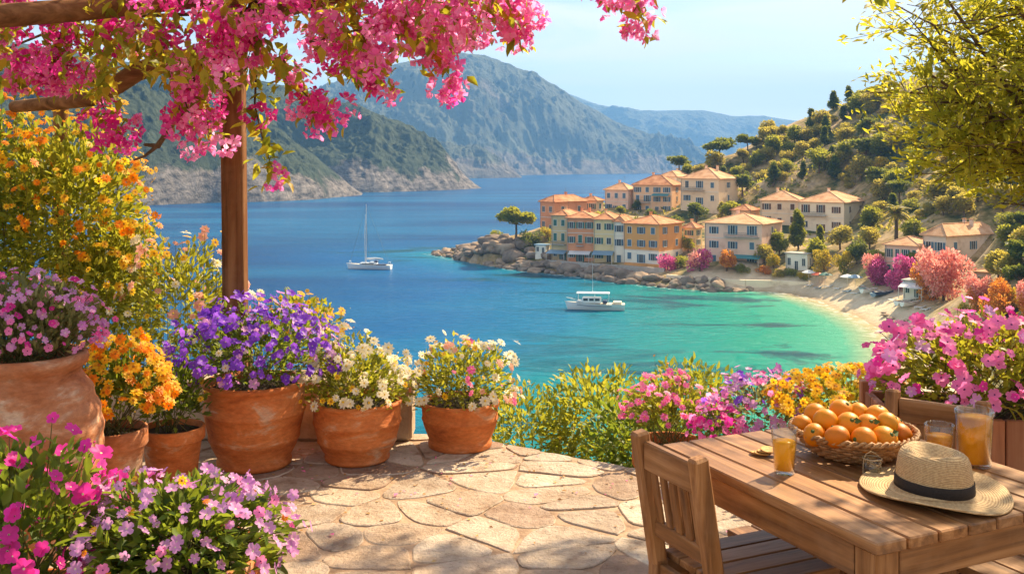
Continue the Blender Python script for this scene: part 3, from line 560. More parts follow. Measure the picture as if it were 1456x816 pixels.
OR = [(1141, 604, 3.09, 'leftmost orange, beside the woven rim'), (1160, 590, 3.13, 'upper left orange, against the yellow flowers'), (1197, 585, 3.13, 'topmost left orange, above the middle of the pile'), (1174, 599, 3.03, 'orange in the second row, below the two upper left ones'),
      (1207, 604, 3.01, 'middle orange in the second row of the pile'), (1248, 591, 3.08, 'top right orange of the pile'), (1158, 618, 2.99, 'lower left front orange by the wicker rim'), (1190, 621, 2.935, 'large front orange showing its pale navel'),
      (1228, 626, 2.925, 'front centre orange resting on the wicker rim'), (1257, 625, 2.95, 'small front orange right of centre by the rim'), (1281, 618, 3.03, 'rightmost orange, lying by the right rim'), (1234, 605, 3.0, 'orange with a green leaf stuck to it'),
      (1222, 587, 3.12, 'orange at the back of the pile, top centre'), (1262, 601, 3.0, 'orange below the top right one'), (1215, 612, 3.07, None), (1240, 612, 3.08, None), (1180, 610, 3.09, None), (1270, 607, 3.1, None)]
for i, (px, py, d, lab) in enumerate(OR):
    p = P(px, py, d); p.z = max(p.z, .797)
    o = thing('orange', p, ('ripe orange in the basket: ' + lab) if lab else 'ripe orange buried inside the pile in the basket', 'orange', 'oranges piled in the wicker basket'); o.rotation_euler = (rnd.uniform(-1.4, 1.4), rnd.uniform(-1.4, 1.4), rnd.uniform(0, 6)); s = rnd.uniform(.86, 1.08); o.scale = (s, s * rnd.uniform(.95, 1.04), s * rnd.uniform(.9, 1.03))
    if i in (4, 9, 11): lf_ = MB(); lf_.add([(0, 0, .035), (.012, .010, .040), (.030, .003, .036), (.014, -.010, .038)], [(0, 3, 2, 1)], M_calyx); lf_.build('leaf', o); o.rotation_euler = (.9, rnd.uniform(-.3, .3), rnd.uniform(-.5, .5))
    link('peel', me_or, o); link('stem_scar', me_cx, o, (0, 0, .034))

# drinks
def thin_glass(name, tint, rough=0.02, refl=0.9):
    m = bpy.data.materials.new(name); m.use_nodes = True; nt = m.node_tree; nt.nodes.remove(nt.nodes['Principled BSDF'])
    lw = node(nt, 'ShaderNodeLayerWeight', {'Blend': 0.5}); pw2 = node(nt, 'ShaderNodeMath', {0: lw.outputs['Facing'], 1: 3.2}, operation='POWER'); fr = node(nt, 'ShaderNodeMath', {0: pw2.outputs[0], 1: 0.8, 2: 0.06}, operation='MULTIPLY_ADD')
    tr = node(nt, 'ShaderNodeBsdfTransparent', {0: c4(tint)}); gl = node(nt, 'ShaderNodeBsdfGlossy', {'Color': (refl, refl, refl, 1), 'Roughness': rough}); mx = nt.nodes.new('ShaderNodeMixShader')
    for i, s in enumerate((fr.outputs[0], tr.outputs[0], gl.outputs[0])): nt.links.new(s, mx.inputs[i])
    nt.links.new(mx.outputs[0], nt.nodes['Material Output'].inputs[0]); return m
M_glass = thin_glass('clear_glass', (0.93, 0.95, 0.94)); M_tea = thin_glass('amber_drink', (0.95, 0.66, 0.14)); _nt = M_tea.node_tree; _o = _nt.nodes['Material Output']; _s = _o.inputs[0].links[0].from_socket; _t = node(_nt, 'ShaderNodeBsdfTranslucent', {0: (0.95, 0.50, 0.03, 1)}); _d = node(_nt, 'ShaderNodeBsdfDiffuse', {0: (0.80, 0.40, 0.03, 1)}); _m0 = node(_nt, 'ShaderNodeMixShader', {0: .4}); _nt.links.new(_t.outputs[0], _m0.inputs[1]); _nt.links.new(_d.outputs[0], _m0.inputs[2]); _m = node(_nt, 'ShaderNodeMixShader', {0: .55}); _nt.links.new(_s, _m.inputs[1]); _nt.links.new(_m0.outputs[0], _m.inputs[2]); _nt.links.new(_m.outputs[0], _o.inputs[0])
M_juice = leafy('orange_juice', [(0.98, 0.52, 0.006)], 0.72, (1.0, 0.72, 0.015), 0.25)
def tumbler(name, pos, rb, rt, h, fill, lab, cat, liquid, lname, base=.012):
    o = thing(name, pos, lab, cat); q = MB(); t = .0022
    q.lathe([(.0005, .0005), (rb - .003, 0), (rb, .003), (rt, h), (rt - t * .5, h + .0012), (rt - t, h), (rb + (rt - rb) * base / h - t, base), (.0005, base)], M_glass, 40); q.build('glass', o)
    ra = lambda z: rb + (rt - rb) * z / h - t - .0006
    q = MB(); q.lathe([(.0005, base + .001), (ra(base), base + .001), (ra(fill), fill), (.0005, fill + .0004)], liquid, 36); q.build(lname, o); return o
tumbler('juice_glass', tp(.522, .164, .75), .029, .0385, .134, .094, 'tall clear glass two thirds full of orange juice', 'glass', M_juice, 'juice')
tumbler('drinking_glass', tp(.40, .652, .75), .034, .043, .118, .085, 'clear tumbler half full of amber drink behind the hat', 'glass', M_tea, 'drink')
pt_ = tumbler('tea_pitcher', tp(.345, .735, .75), .047, .053, .168, .145, 'large clear beaker full of amber tea at the table edge', 'pitcher', M_tea, 'drink')
q = MB(); q.lathe([(.0535, .150), (.0565, .153), (.0565, .166), (.0535, .169)], M_glass, 40); q.build('collar', pt_)
jar = thing('tealight_jar', (1.05, 2.87, .75), 'tiny clear glass jar with a twine loop between basket and hat', 'jar'); q = MB()
q.lathe([(.0005, .001), (.024, 0), (.0262, .003), (.0272, .044), (.0255, .05), (.0238, .05), (.0252, .044), (.0245, .006), (.0005, .006)], M_glass, 28); q.build('glass', jar)
M_twine = noisy('twine', [(0.35, 0.24, 0.13), (0.5, 0.37, 0.22)], 200, 0.9, 0.4, dist=.001)
q = MB(); q.tube([(.0266 * math.cos(a), .0266 * math.sin(a), .047) for a in np.linspace(0, 6.2832, 25)], .0018, M_twine, 5, cap=False); q.tube([(-.026, -.006, .047), (-.022, -.01, .062), (-.008, -.012, .070), (.006, -.010, .064), (.018, -.012, .052)], .0014, M_twine, 5); q.tube([(-.0268, -.006, .047), (-.029, -.008, .03), (-.030, -.009, .008), (-.031, -.014, .002)], .0014, M_twine, 5); q.build('twine', jar)
sl = P(1086, 646, 3.06); ds = thing('dried_orange_slices', (sl.x, sl.y, .75), 'small heap of dried orange slices left of the juice glass', 'dried fruit')
M_dry = noisy('dried_peel', [(0.35, 0.15, 0.03), (0.62, 0.34, 0.09)], 60, 0.6, 0.5, dist=.002)
for i in range(4):
    q = MB(); q.lathe([(.0005, .0), (.022, -.001), (.0265, .0012), (.0265, .004), (.022, .003), (.0005, .0035)], M_dry, 18); o = q.build('slice', ds, ((i - 1.5) * .010, rnd.uniform(-.008, .008), .003 + i * .0042)); o.rotation_euler = (rnd.uniform(-.12, .12), rnd.uniform(-.12, .12), i)
# ---------------------------------------------------------------- leaves, blossoms, pots
T_leaf = (np.array([(0, 0, 0), (-.24, .38, .07), (.24, .38, .07), (0, .42, -.02), (-.13, .75, .03), (.13, .75, .03), (0, 1, -.10)]), [(np.array([(0, 3, 1), (0, 2, 3), (1, 3, 4), (3, 2, 5), (4, 3, 6), (3, 5, 6)]), None, True)])
T_small = (np.array([(0, 0, 0), (-.2, .5, .06), (.2, .5, .06), (0, 1, -.05)]), [(np.array([(0, 2, 3, 1)]), None, False)])
def petunia(mp, mc, lobes=5, deep=.35, cut=.84, cen=.2):
    V = [(0, 0, -deep)]; n = lobes
    for i in range(n): a = 2 * math.pi * i / n; V.append((cen * math.cos(a), cen * math.sin(a), -deep * .45))
    for i in range(n):
        for f, r, z in ((0, cut * .9, -.03), (.2, 1.0, .09 - .05 * (i % 3)), (.5, 1.06, -.10 + .06 * (i % 2)), (.8, 1.0, .08)):
            a = 2 * math.pi * (i + f) / n; V.append((r * math.cos(a), r * math.sin(a), z))
    c = [(0, 1 + i, 1 + (i + 1) % n) for i in range(n)]; o = 1 + n; p4 = []; p3 = []
    for i in range(n):
        q = o + 4 * i; nx = o + 4 * ((i + 1) % n); p4 += [(1 + i, q, q + 1, q + 2), (1 + i, q + 2, q + 3, 1 + (i + 1) % n)]; p3 += [(1 + (i + 1) % n, q + 3, nx)]
    return (np.array(V), [(np.array(c), mc, True), (np.array(p4), mp, True), (np.array(p3), mp, True)])
def daisy(mp, mc, n=8, rings=2, cen=.24):
    V = []; F4 = []
    for r in range(rings):
        for i in range(n):
            a = 2 * math.pi * (i + .5 * r) / n; L0 = 1 - .26 * r; z = .10 * r + .04; w = 3.7 / n; ca, sa = math.cos(a), math.sin(a); k = len(V)
            for x, y, zz in ((cen * .5, 0, z), (L0 * .68, -w * .5 * L0, z + .06), (L0 * 1.02, 0, z + .02 + .05 * (i % 2)), (L0 * .68, w * .5 * L0, z + .06)): V.append((x * ca - y * sa, x * sa + y * ca, zz))
            F4.append((k, k + 1, k + 2, k + 3))
    k = len(V); m_ = 6
    for i in range(m_): a = 2 * math.pi * i / m_; V.append((cen * math.cos(a), cen * math.sin(a), .2 + .08 * rings))
    V.append((0, 0, .3 + .08 * rings))
    return (np.array(V), [(np.array(F4), mp, True), (np.array([(k + i, k + (i + 1) % m_, k + m_) for i in range(m_)]), mc, True)])
def bract(mp, mc):
    V = []; F4 = []
    for i in range(3):
        a = 2 * math.pi * i / 3 + .2 * i; ca, sa = math.cos(a), math.sin(a); k = len(V)
        for x, y, z in ((0, 0, 0), (.46, -.46, .36), (.95, 0, .46), (.46, .46, .36), (.55, 0, .16)): V.append((x * ca - y * sa, x * sa + y * ca, z))
        F4 += [(k, k + 1, k + 2, k + 4), (k, k + 4, k + 2, k + 3)]
    k = len(V); V += [(.10, 0, .45), (-.05, .09, .45), (-.05, -.09, .45), (0, 0, .1)]
    return (np.array(V), [(np.array(F4), mp, True), (np.array([(k, k + 1, k + 2), (k, k + 3, k + 1), (k + 1, k + 3, k + 2)]), mc, True)])
T_bud = lambda mp: (np.array([(0, 0, -.4), (.32, 0, 0), (0, .32, 0), (-.32, 0, 0), (0, -.32, 0), (0, 0, .7)]), [(np.array([(0, 2, 1), (0, 3, 2), (0, 4, 3), (0, 1, 4)]), M_stem, True), (np.array([(5, 1, 2), (5, 2, 3), (5, 3, 4), (5, 4, 1)]), mp, True)])
def LF(name, *cols, **k): return leafy(name, list(cols), **k)
L_green = LF('leaf_green', (0.025, 0.055, 0.010), (0.06, 0.12, 0.018), (0.12, 0.19, 0.025), (0.20, 0.24, 0.03), tcol=(0.42, 0.50, 0.04))
L_yel = LF('leaf_yellow_green', (0.05, 0.09, 0.012), (0.13, 0.18, 0.02), (0.26, 0.28, 0.03), (0.38, 0.33, 0.04), tcol=(0.70, 0.66, 0.05))
L_dark = LF('leaf_dark', (0.012, 0.028, 0.007), (0.03, 0.065, 0.012), (0.07, 0.12, 0.02), tcol=(0.28, 0.36, 0.04), trans=.35)
L_vine = LF('leaf_vine', (0.03, 0.055, 0.010), (0.08, 0.13, 0.016), (0.22, 0.22, 0.02), (0.48, 0.32, 0.03), (0.45, 0.22, 0.03), tcol=(0.70, 0.72, 0.05), trans=.55)
L_grey = LF('leaf_grey_green', (0.06, 0.085, 0.03), (0.13, 0.16, 0.06), (0.23, 0.22, 0.10), tcol=(0.5, 0.5, 0.15))
L_olv = LF('leaf_sunlit', (0.07, 0.11, 0.012), (0.17, 0.21, 0.02), (0.31, 0.30, 0.03), (0.44, 0.37, 0.04), tcol=(0.84, 0.75, 0.06), trans=.55)
C_mag = LF('petal_magenta', (0.48, 0.012, 0.20), (0.68, 0.03, 0.34), (0.80, 0.10, 0.46), trans=.5)
C_pink = LF('petal_pink', (0.72, 0.09, 0.34), (0.84, 0.20, 0.50), (0.88, 0.36, 0.60), trans=.5)
C_hot = LF('bract_pink', (0.60, 0.05, 0.36), (0.72, 0.11, 0.48), (0.80, 0.22, 0.60), (0.82, 0.28, 0.50), trans=.58, tmul=1.5)
C_lil = LF('petal_lilac', (0.56, 0.20, 0.56), (0.66, 0.30, 0.64), (0.74, 0.42, 0.70), trans=.45, tmul=1.3)
C_pur = LF('petal_purple', (0.13, 0.025, 0.46), (0.24, 0.06, 0.64), (0.36, 0.13, 0.74), trans=.45, tmul=1.4)
C_yel = LF('petal_yellow', (0.80, 0.42, 0.01), (0.86, 0.55, 0.02), (0.90, 0.66, 0.06), trans=.5, tmul=1.2)
C_org = LF('petal_orange', (0.78, 0.20, 0.006), (0.86, 0.32, 0.01), (0.90, 0.44, 0.015), trans=.5, tmul=1.2)
C_wht = LF('petal_white', (0.78, 0.72, 0.55), (0.86, 0.82, 0.70), (0.88, 0.78, 0.50), trans=.45, tmul=1.1)
C_pea = LF('petal_peach', (0.85, 0.48, 0.30), (0.88, 0.56, 0.48), (0.86, 0.40, 0.36), trans=.5, tmul=1.1)
K_yel = plain('blossom_heart_yellow', (0.75, 0.48, 0.03), .8); K_drk = plain('blossom_heart_dark', (0.16, 0.02, 0.15), .8); K_crm = plain('blossom_heart_cream', (0.80, 0.75, 0.45), .8); K_brn = plain('blossom_heart_brown', (0.42, 0.16, 0.01), .8)
F_mag = petunia(C_mag, K_crm, cen=.12); F_pink = petunia(C_pink, K_drk, cen=.16); F_lil = petunia(C_lil, K_crm, cen=.14, cut=.7); F_pur = petunia(C_pur, K_crm, cen=.13)
F_yel = daisy(C_yel, K_brn, 8, 2); F_org = daisy(C_org, K_brn, 9, 3, .16); F_wht = daisy(C_wht, K_yel, 9, 2, .2); F_pea = daisy(C_pea, K_yel, 7, 3, .14); F_pdz = daisy(C_pink, K_yel, 8, 3, .14); C_ros = LF('bract_rose', (0.70, 0.14, 0.44), (0.80, 0.28, 0.60), (0.85, 0.42, 0.70), trans=.58, tmul=1.5); C_fuc = LF('bract_fuchsia', (0.52, 0.02, 0.26), (0.70, 0.04, 0.38), (0.82, 0.12, 0.50), trans=.58, tmul=1.5); F_br = bract(C_hot, K_crm); F_br2 = bract(C_ros, K_crm); F_br3 = bract(C_fuc, K_crm)
_fm = {}; _bud = {}
def flower_mesh(T, nm):
    if id(T) not in _fm:
        b = MB(); b.inst(T, np.zeros((1, 3)), np.eye(3)[None], 1.0); _fm[id(T)] = b.mesh(nm)
    return _fm[id(T)]
def lump(d, seed): return 0.66 + 0.68 * fbm(d[:, 0] * 2.6 + seed, d[:, 1] * 2.6 + d[:, 2] * 2.1, 3, seed)
def plant_parts(root, c, rad, leaf, nl, ls, flowers, seed, zmin=-.25, stems=30, foot=None, T=T_leaf, up=.35, shell=.5, most=100, fout=(1.02, 1.24), ftop=-.12):
    """foliage mesh, stems and blossoms round the local point c; flowers: (template, number, radius)"""
    g = np.random.default_rng(seed); c = np.array(c, float); rad = np.array(rad, float)
    def dirs(n, lo):
        d = g.normal(size=(n * 4 + 20, 3)); d /= np.linalg.norm(d, axis=1, keepdims=True); return d[d[:, 2] > lo][:n]
    d = dirs(nl, zmin); r = g.uniform(.12, 1.0, len(d)) ** shell * lump(d, seed); p = c + d * rad * r[:, None]
    o = d * rad + np.array([0, 0, up * rad[2]]) + g.normal(size=d.shape) * rad.mean() * .55
    b = MB(); b.inst(T, p, rots_y(o, g), ls * g.uniform(.6, 1.25, len(d)), leaf)
    fpos = []
    for T_, nf_, fr_ in list(flowers):
        if nf_ > 25:
            if id(T_) not in _bud: _bud[id(T_)] = T_bud(T_[1][1][1] if len(T_[1]) > 2 else T_[1][0][1])
            flowers = flowers + [(_bud[id(T_)], int(nf_ * .28), fr_ * .42)]
    for T2, nf, fr in flowers:
        df = dirs(nf, ftop); rr = lump(df, seed) * g.uniform(fout[0], fout[1], len(df)); fpos.append((T2, c + df * rad * rr[:, None], df, fr * g.uniform(.55, 1.25, len(df))))
    b.build('foliage', root)
    foot = np.array(foot if foot is not None else (c[0], c[1], c[2] - rad[2] * .6)); s = MB()
    allp = np.concatenate([q[1] for q in fpos]) if fpos else p[g.integers(0, len(p), stems)]
    pick = allp[g.permutation(len(allp))[:stems]] if len(allp) else p[g.integers(0, len(p), stems)]
    for q in pick:
        f = foot + g.normal(size=3) * np.array([rad[0] * .25, rad[1] * .25, 0]); mid = (f + q) / 2 + np.array([(q[0] - f[0]) * .12, (q[1] - f[1]) * .12, rad[2] * .15]); s.tube([f, mid, q], [ls * .05, ls * .04, ls * .025], M_stem, 4, cap=False)
    if len(pick): s.build('stems', root)
    rest = MB(); cnt = sum(len(q[1]) for q in fpos); used = 0
    for T2, pp, df, fr in fpos:
        k = min(len(pp), int(most * len(pp) / max(1, cnt))) if cnt > most else len(pp)
        order = np.argsort(pp[:, 1]); pp = pp[order]; df = df[order]; fr = fr[order]
        rot = rots(len(pp), df * .8 + np.array([.25, -.45, .40]), .50, g)
        for i in range(k):
            fo = link('flower', flower_mesh(T2, 'flower'), root); mw = Matrix.Identity(4)
            for r_ in range(3):
                for q_ in range(3): mw[r_][q_] = float(rot[i][r_][q_] * fr[i])
                mw[r_][3] = float(pp[i][r_])
            fo.matrix_local = mw
        if k < len(pp): rest.inst(T2, pp[k:], rot[k:], fr[k:])
    if rest.n: tag(rest.build('flowers', root), kind='stuff')
def pot_profile(kind, r, h):
    rb = r * .68
    if kind == 'rimmed': return [(.001, 0), (rb, 0), (rb + .006, .006), (r * .80, h * .42), (r * .88, h * .76), (r * .955, h * .78), (r * .985, h * .80), (r * .99, h * .97), (r * .97, h), (r * .90, h), (r * .88, h * .86)]
    if kind == 'banded': return [(.001, 0), (rb, 0), (rb * 1.06, .008), (rb * 1.07, h * .07), (rb * 1.02, h * .09), (r * .82, h * .24), (r * .865, h * .31), (r * .885, h * .325), (r * .885, h * .355), (r * .88, h * .37), (r * .94, h * .55), (r * .965, h * .62), (r * .985, h * .635), (r * .985, h * .665), (r * .965, h * .68), (r * .975, h * .88), (r * .965, h * .925), (r * 1.0, h * .94), (r * 1.01, h * .97), (r * .99, h), (r * .91, h), (r * .9, h * .88)]
    if kind == 'bowl': return [(.001, 0), (r * .76, 0), (r * .79, h * .02), (r * .80, h * .13), (r * .765, h * .16), (r * .82, h * .27), (r * .91, h * .48), (r * .945, h * .6), (r * .96, h * .61), (r * .96, h * .635), (r * .945, h * .65), (r * .96, h * .85), (r * .99, h * .90), (r * 1.01, h * .95), (r * .99, h), (r * .91, h), (r * .9, h * .86)]
    if kind == 'urn': return [(.001, 0), (r * .62, 0), (r * .72, h * .10), (r * .92, h * .32), (r * .985, h * .46), (r, h * .56), (r * .985, h * .655), (r * .94, h * .73), (r * .85, h * .82), (r * .76, h * .875), (r * .715, h * .90), (r * .72, h * .92), (r * .79, h * .945), (r * .81, h * .97), (r * .78, h), (r * .70, h), (r * .66, h * .9)]
def potted(name, x, y, z, kind, r, h, label, group, mat=None, rz=0.0):
    o = thing(name, (x, y, z), label, 'potted plant', group, rz); q = MB(); pf = pot_profile(kind, r, h)
    if kind == 'urn': pf = [(a + .0045 * math.sin(z_ * 75) * (0 < z_ < h * .88), z_) for (a0, z0), (a1, z1) in zip(pf[:-1], pf[1:]) for a, z_ in [(a0 + (a1 - a0) * t_, z0 + (z1 - z0) * t_) for t_ in ((0, .2, .4, .6, .8) if abs(z1 - z0) > .05 else (0,))]] + [pf[-1]]
    q.lathe(pf, mat or M_terra, 56, wob=.006, seed=int(x * 100)); q.build('pot', o)
    ri = r * (.68 if kind == 'urn' else .89); q = MB(); q.lathe([(ri, h * .90), (.001, h * .93)], M_soil, 24); q.build('soil', o); return o
PG = 'potted flowers along the terrace'
def at(px, d): return (px - CX) / F * d
o = potted('potted_plant', at(362, 5.45), 5.45, 0, 'banded', .282, .463, 'biggest row pot, banded terracotta, overflowing with purple petunias', PG)
plant_parts(o, (0, 0, .55), (.38, .33, .30), L_green, 1500, .045, [(F_pur, 330, .025), (F_lil, 60, .024), (F_wht, 20, .02)], 1, stems=60, foot=(0, 0, .43))
o = potted('potted_plant', at(508, 5.54), 5.54, 0, 'banded', .249, .335, 'banded terracotta pot of white flowers right of the purple petunias', PG)
plant_parts(o, (0, 0, .38), (.29, .27, .28), L_yel, 1500, .042, [(F_wht, 120, .031), (F_yel, 30, .018)], 2, stems=50, foot=(0, 0, .30))
o = potted('potted_plant', at(654, 5.8), 5.8, 0, 'bowl', .235, .27, 'bowl shaped terracotta pot, white and pink flowers, last before the edge', PG)
plant_parts(o, (0, 0, .32), (.29, .26, .29), L_yel, 1400, .042, [(F_wht, 85, .030), (F_pea, 24, .028), (F_pdz, 12, .028), (F_yel, 24, .018)], 3, stems=50, foot=(0, 0, .24))
o = potted('potted_plant', at(245, 5.1), 5.1, 0, 'rimmed', .166, .30, 'small rimmed terracotta pot with sparse cream flowers beside marigolds', PG)
plant_parts(o, (0, 0, .40), (.17, .16, .24), L_green, 520, .05, [(F_wht, 16, .022), (F_yel, 12, .02)], 4, stems=28, foot=(0, 0, .27))
o = potted('potted_plant', at(160, 4.75), 4.75, 0, 'rimmed', .165, .385, 'terracotta pot of bright orange marigolds behind the big urn', PG, M_terra_pale)
plant_parts(o, (0, 0, .53), (.225, .2, .26), L_green, 900, .05, [(F_org, 150, .028), (F_yel, 170, .028)], 5, stems=40, foot=(0, 0, .36))
o = potted('potted_plant', at(35, 4.2), 4.2, 0, 'urn', .315, .85, 'huge pale weathered urn holding pink and lilac wispy flowers', PG, M_terra_pale)
plant_parts(o, (0, 0, .92), (.29, .25, .22), L_grey, 2200, .05, [(F_lil, 190, .016), (F_pink, 130, .016), (F_mag, 40, .016)], 6, stems=90, foot=(0, 0, .8), T=T_small, up=1.2)
o = potted('potted_plant', at(255, 2.8), 2.8, 0, 'banded', .235, .55, 'nearest pot, leafy plant with pale lilac blossoms, in front of the urn', PG)
plant_parts(o, (.0, 0, .57), (.27, .24, .18), L_green, 1600, .05, [(F_lil, 210, .0175), (F_pink, 30, .016), (F_org, 12, .014), (F_yel, 9, .014)], 7, stems=60, foot=(0, 0, .52), zmin=-.55, ftop=-.15)
o = potted('potted_plant', at(35, 2.75), 2.75, 0, 'rimmed', .22, .44, 'bushy dark leaved plant with large magenta blossoms in the near corner', PG)
plant_parts(o, (0, 0, .60), (.20, .2, .25), L_green, 900, .055, [(F_mag, 75, .026), (F_pea, 8, .015)], 8, stems=40, foot=(0, 0, .4), zmin=-.5)
gz = lambda x, y: float(ground(np.array([x]), np.array([y]))[0])
o = potted('potted_plant', at(952, 5.75), 5.75, -.62, 'rimmed', .22, .66, 'terracotta pot of pink flowers standing behind the wooden chair', PG)
plant_parts(o, (0, 0, .80), (.25, .22, .20), L_yel, 800, .045, [(F_pdz, 120, .026), (F_pea, 16, .022)], 9, stems=50, foot=(0, 0, .6), zmin=-.05, ftop=.05)

# planter box with pink petunias
bx0 = thing('planter_box', (at(1262, 4.0), 3.92, 0), 'tall brown wooden planter box overflowing with pink petunias', 'planter', rz=-.12)
M_pl = wood('planter_wood', 'Z', ((0.16, 0.05, 0.02), (0.34, 0.13, 0.055), (0.44, 0.20, 0.10)), .6, .7)
for k, (cx, cy, sx, sy) in enumerate(((.62, 0, 1.24, .03), (.62, .46, 1.24, .03), (0, .23, .03, .43), (1.24, .23, .03, .43))):
    q = MB(); n = 9 if k < 2 else 4
    for i in range(n):
        if k < 2: q.box((cx - sx / 2 + (i + .5) * sx / n, cy, .33), (sx / n - .004, sy, .64), M_pl, bev=.004)
        else: q.box((cx, cy - sy / 2 + (i + .5) * sy / n, .33), (sx, sy / n - .004, .64), M_pl, bev=.004)
    q.build('side_panel', bx0)
for x in (-.002, .62, 1.242):
    for y in (-.024, .484): MB().box((x, y, .345), (.05, .05, .69), M_pl, bev=.005).build('corner_post', bx0)
q = MB(); q.box((.62, .23, .60), (1.2, .42, .02), M_soil); q.build('soil', bx0)
plant_parts(bx0, (.42, .22, .74), (.42, .32, .27), L_yel, 2100, .05, [(F_pink, 230, .028), (F_mag, 40, .026), (F_lil, 30, .026)], 10, stems=80, foot=(.4, .25, .6), zmin=-.2)
q = bx0; plant_parts(bx0, (.98, .22, .76), (.38, .32, .29), L_green, 1300, .05, [(F_pink, 110, .028), (F_mag, 16, .026)], 12, stems=40, foot=(.95, .25, .6), zmin=-.2, most=0)

# shrubs on the slope just outside the terrace
def shrub(name, px, py, d, rad, label, leaf, nl, ls, flowers, seed, group=None, T=T_leaf, cat='shrub', **k):
    c = P(px, py, d); z0 = gz(c.x, c.y) - .05; o = thing(name, (c.x, c.y, z0), label, cat, group)
    plant_parts(o, (0, 0, c.z - z0), rad, leaf, nl, ls, flowers, seed, foot=(0, 0, 0), T=T, zmin=k.pop('zmin', -.95), **k); return o
GB = 'green bushes below the terrace edge'
shrub('green_shrub', 745, 628, 6.75, (.33, .4, .36), 'low yellow green bush at the terrace corner beside the pots', L_yel, 1300, .055, [(F_yel, 6, .015)], 21, GB)
shrub('green_shrub', 850, 606, 6.9, (.45, .5, .40), 'broad yellow green bush in the middle of the terrace edge', L_yel, 2400, .06, [], 22, GB)
shrub('green_shrub', 905, 640, 6.2, (.34, .3, .35), 'shaded green bush right behind the chair post', L_green, 1300, .06, [], 23, GB)
shrub('green_shrub', 985, 575, 7.0, (.36, .4, .30), 'tall leafy bush rising behind the pink flower pot', L_yel, 1300, .06, [(F_org, 8, .014)], 24, GB)
shrub('flowering_shrub', 1082, 588, 5.4, (.27, .25, .21), 'mound of lilac and purple blossoms just past the table corner', L_grey, 900, .04, [(F_lil, 120, .026), (F_pink, 40, .024), (F_pur, 45, .026)], 25, 'flower mounds behind the table')
shrub('flowering_shrub', 1020, 612, 5.2, (.12, .15, .13), 'small bright magenta flower mound left of the lilac one', L_green, 350, .04, [(F_mag, 40, .022), (F_pink, 30, .022)], 28, 'flower mounds behind the table')
shrub('flowering_shrub', 1195, 572, 5.2, (.30, .26, .15), 'mound of small yellow flowers behind the fruit basket', L_yel, 1100, .045, [(F_yel, 330, .027), (F_org, 40, .024)], 26, 'flower mounds behind the table')
shrub('flowering_shrub', 95, 315, 6.7, (.52, .45, .72), 'tall shrub covered in yellow orange trumpet flowers, left by the post', L_yel, 5200, .065, [(F_org, 90, .034), (F_yel, 190, .032)], 31, 'shrubs behind the low wall')
shrub('flowering_shrub', -60, 300, 6.6, (.55, .45, .95), 'darker orange flowered shrub at the very left behind the urn', L_green, 3000, .065, [(F_org, 110, .034), (F_yel, 90, .034)], 32, 'shrubs behind the low wall')
shrub('flowering_shrub', 160, 405, 6.5, (.29, .28, .38), 'bright yellow flowering bush below the tall orange shrub', L_yel, 2000, .06, [(F_yel, 80, .032), (F_org, 20, .032)], 33, 'shrubs behind the low wall')
shrub('rose_bush', 258, 440, 6.3, (.36, .26, .44), 'loose bush with pale peach roses left of the wooden post', L_yel, 1500, .055, [(F_pea, 45, .036), (F_wht, 28, .034), (F_yel, 24, .026)], 34, 'shrubs behind the low wall')
shrub('flowering_shrub', 430, 470, 6.5, (.24, .22, .24), 'yellow flowered bush peeping out behind the purple petunias', L_yel, 800, .05, [(F_yel, 50, .028), (F_pdz, 14, .022), (F_pea, 10, .022)], 35, 'shrubs behind the low wall')

# ---------------------------------------------------------------- pergola and bougainvillea
pg = thing('pergola', (at(333, 5.75), 5.75, 0), 'rustic log pergola with square weathered post carrying the pink bougainvillea', 'pergola')
o0 = Vector(pg.location)
q = MB(); zz = np.linspace(0, 2.5, 22); n_ = 20; V = []
for z in zz:
    for j in range(n_):
        a = 2 * math.pi * (j + .5) / n_; c_, s_ = math.cos(a), math.sin(a); rr = .066 / (abs(c_) ** 5 + abs(s_) ** 5) ** .2 * (1 + .10 * (float(vnoise(j * .9, z * 1.1, 4)) - .5) - (.12 if j in (13, 16) else 0)); V.append((c_ * rr + .006 * math.sin(z * 2), s_ * rr, z))
q.add(V, [(i * n_ + j, i * n_ + (j + 1) % n_, (i + 1) * n_ + (j + 1) % n_, (i + 1) * n_ + j) for i in range(21) for j in range(n_)], M_post, True); q.build('post', pg)
s2 = P(86, 300, 7.2); q = MB(); q.tube([Vector((s2.x, s2.y, -.9)) - o0, Vector((s2.x + .01, s2.y, .8)) - o0, Vector((s2.x, s2.y, 2.5)) - o0], [.062, .058, .055], M_post, 10); q.build('post', pg)
q = MB(); q.box((4.3, -4.2, 1.25), (.13, .13, 2.5), M_post, bev=.012); q.build('post', pg)
def log(name, pts, rad, m, par): q = MB(); q.tube([Vector(p) - o0 for p in pts], rad, m, 12); return q.build(name, par)
log('beam', [P(-260, 32, 4.35), P(-40, 26, 4.5), P(120, 14, 4.75), P(215, 4, 4.9), P(330, -6, 5.6), P(420, -12, 6.1)], [.06, .056, .055, .054, .055, .05], M_log, pg)
log('beam', [(-1.65, 6.0, 2.53), (-.2, 4.4, 2.58), (1.2, 2.8, 2.56), (2.75, 1.4, 2.54)], [.055, .05, .055, .05], M_log, pg)
log('rafter', [P(20, 152, 6.4), P(85, 146, 6.1), P(130, 140, 5.9), P(165, 122, 5.8), P(195, 102, 5.75), P(250, 86, 5.75), P(300, 78, 5.8), P(345, 72, 5.85)], [.038, .045, .05, .056, .058, .055, .05, .045], M_log, pg)
for x, y in ((-3.4, 2.6), (.3, 1.6), (1.6, .4)): log('rafter', [(x - .9, y - 1.2, 2.62), (x, y, 2.64), (x + .9, y + 1.2, 2.62)], [.035, .038, .035], M_log, pg)

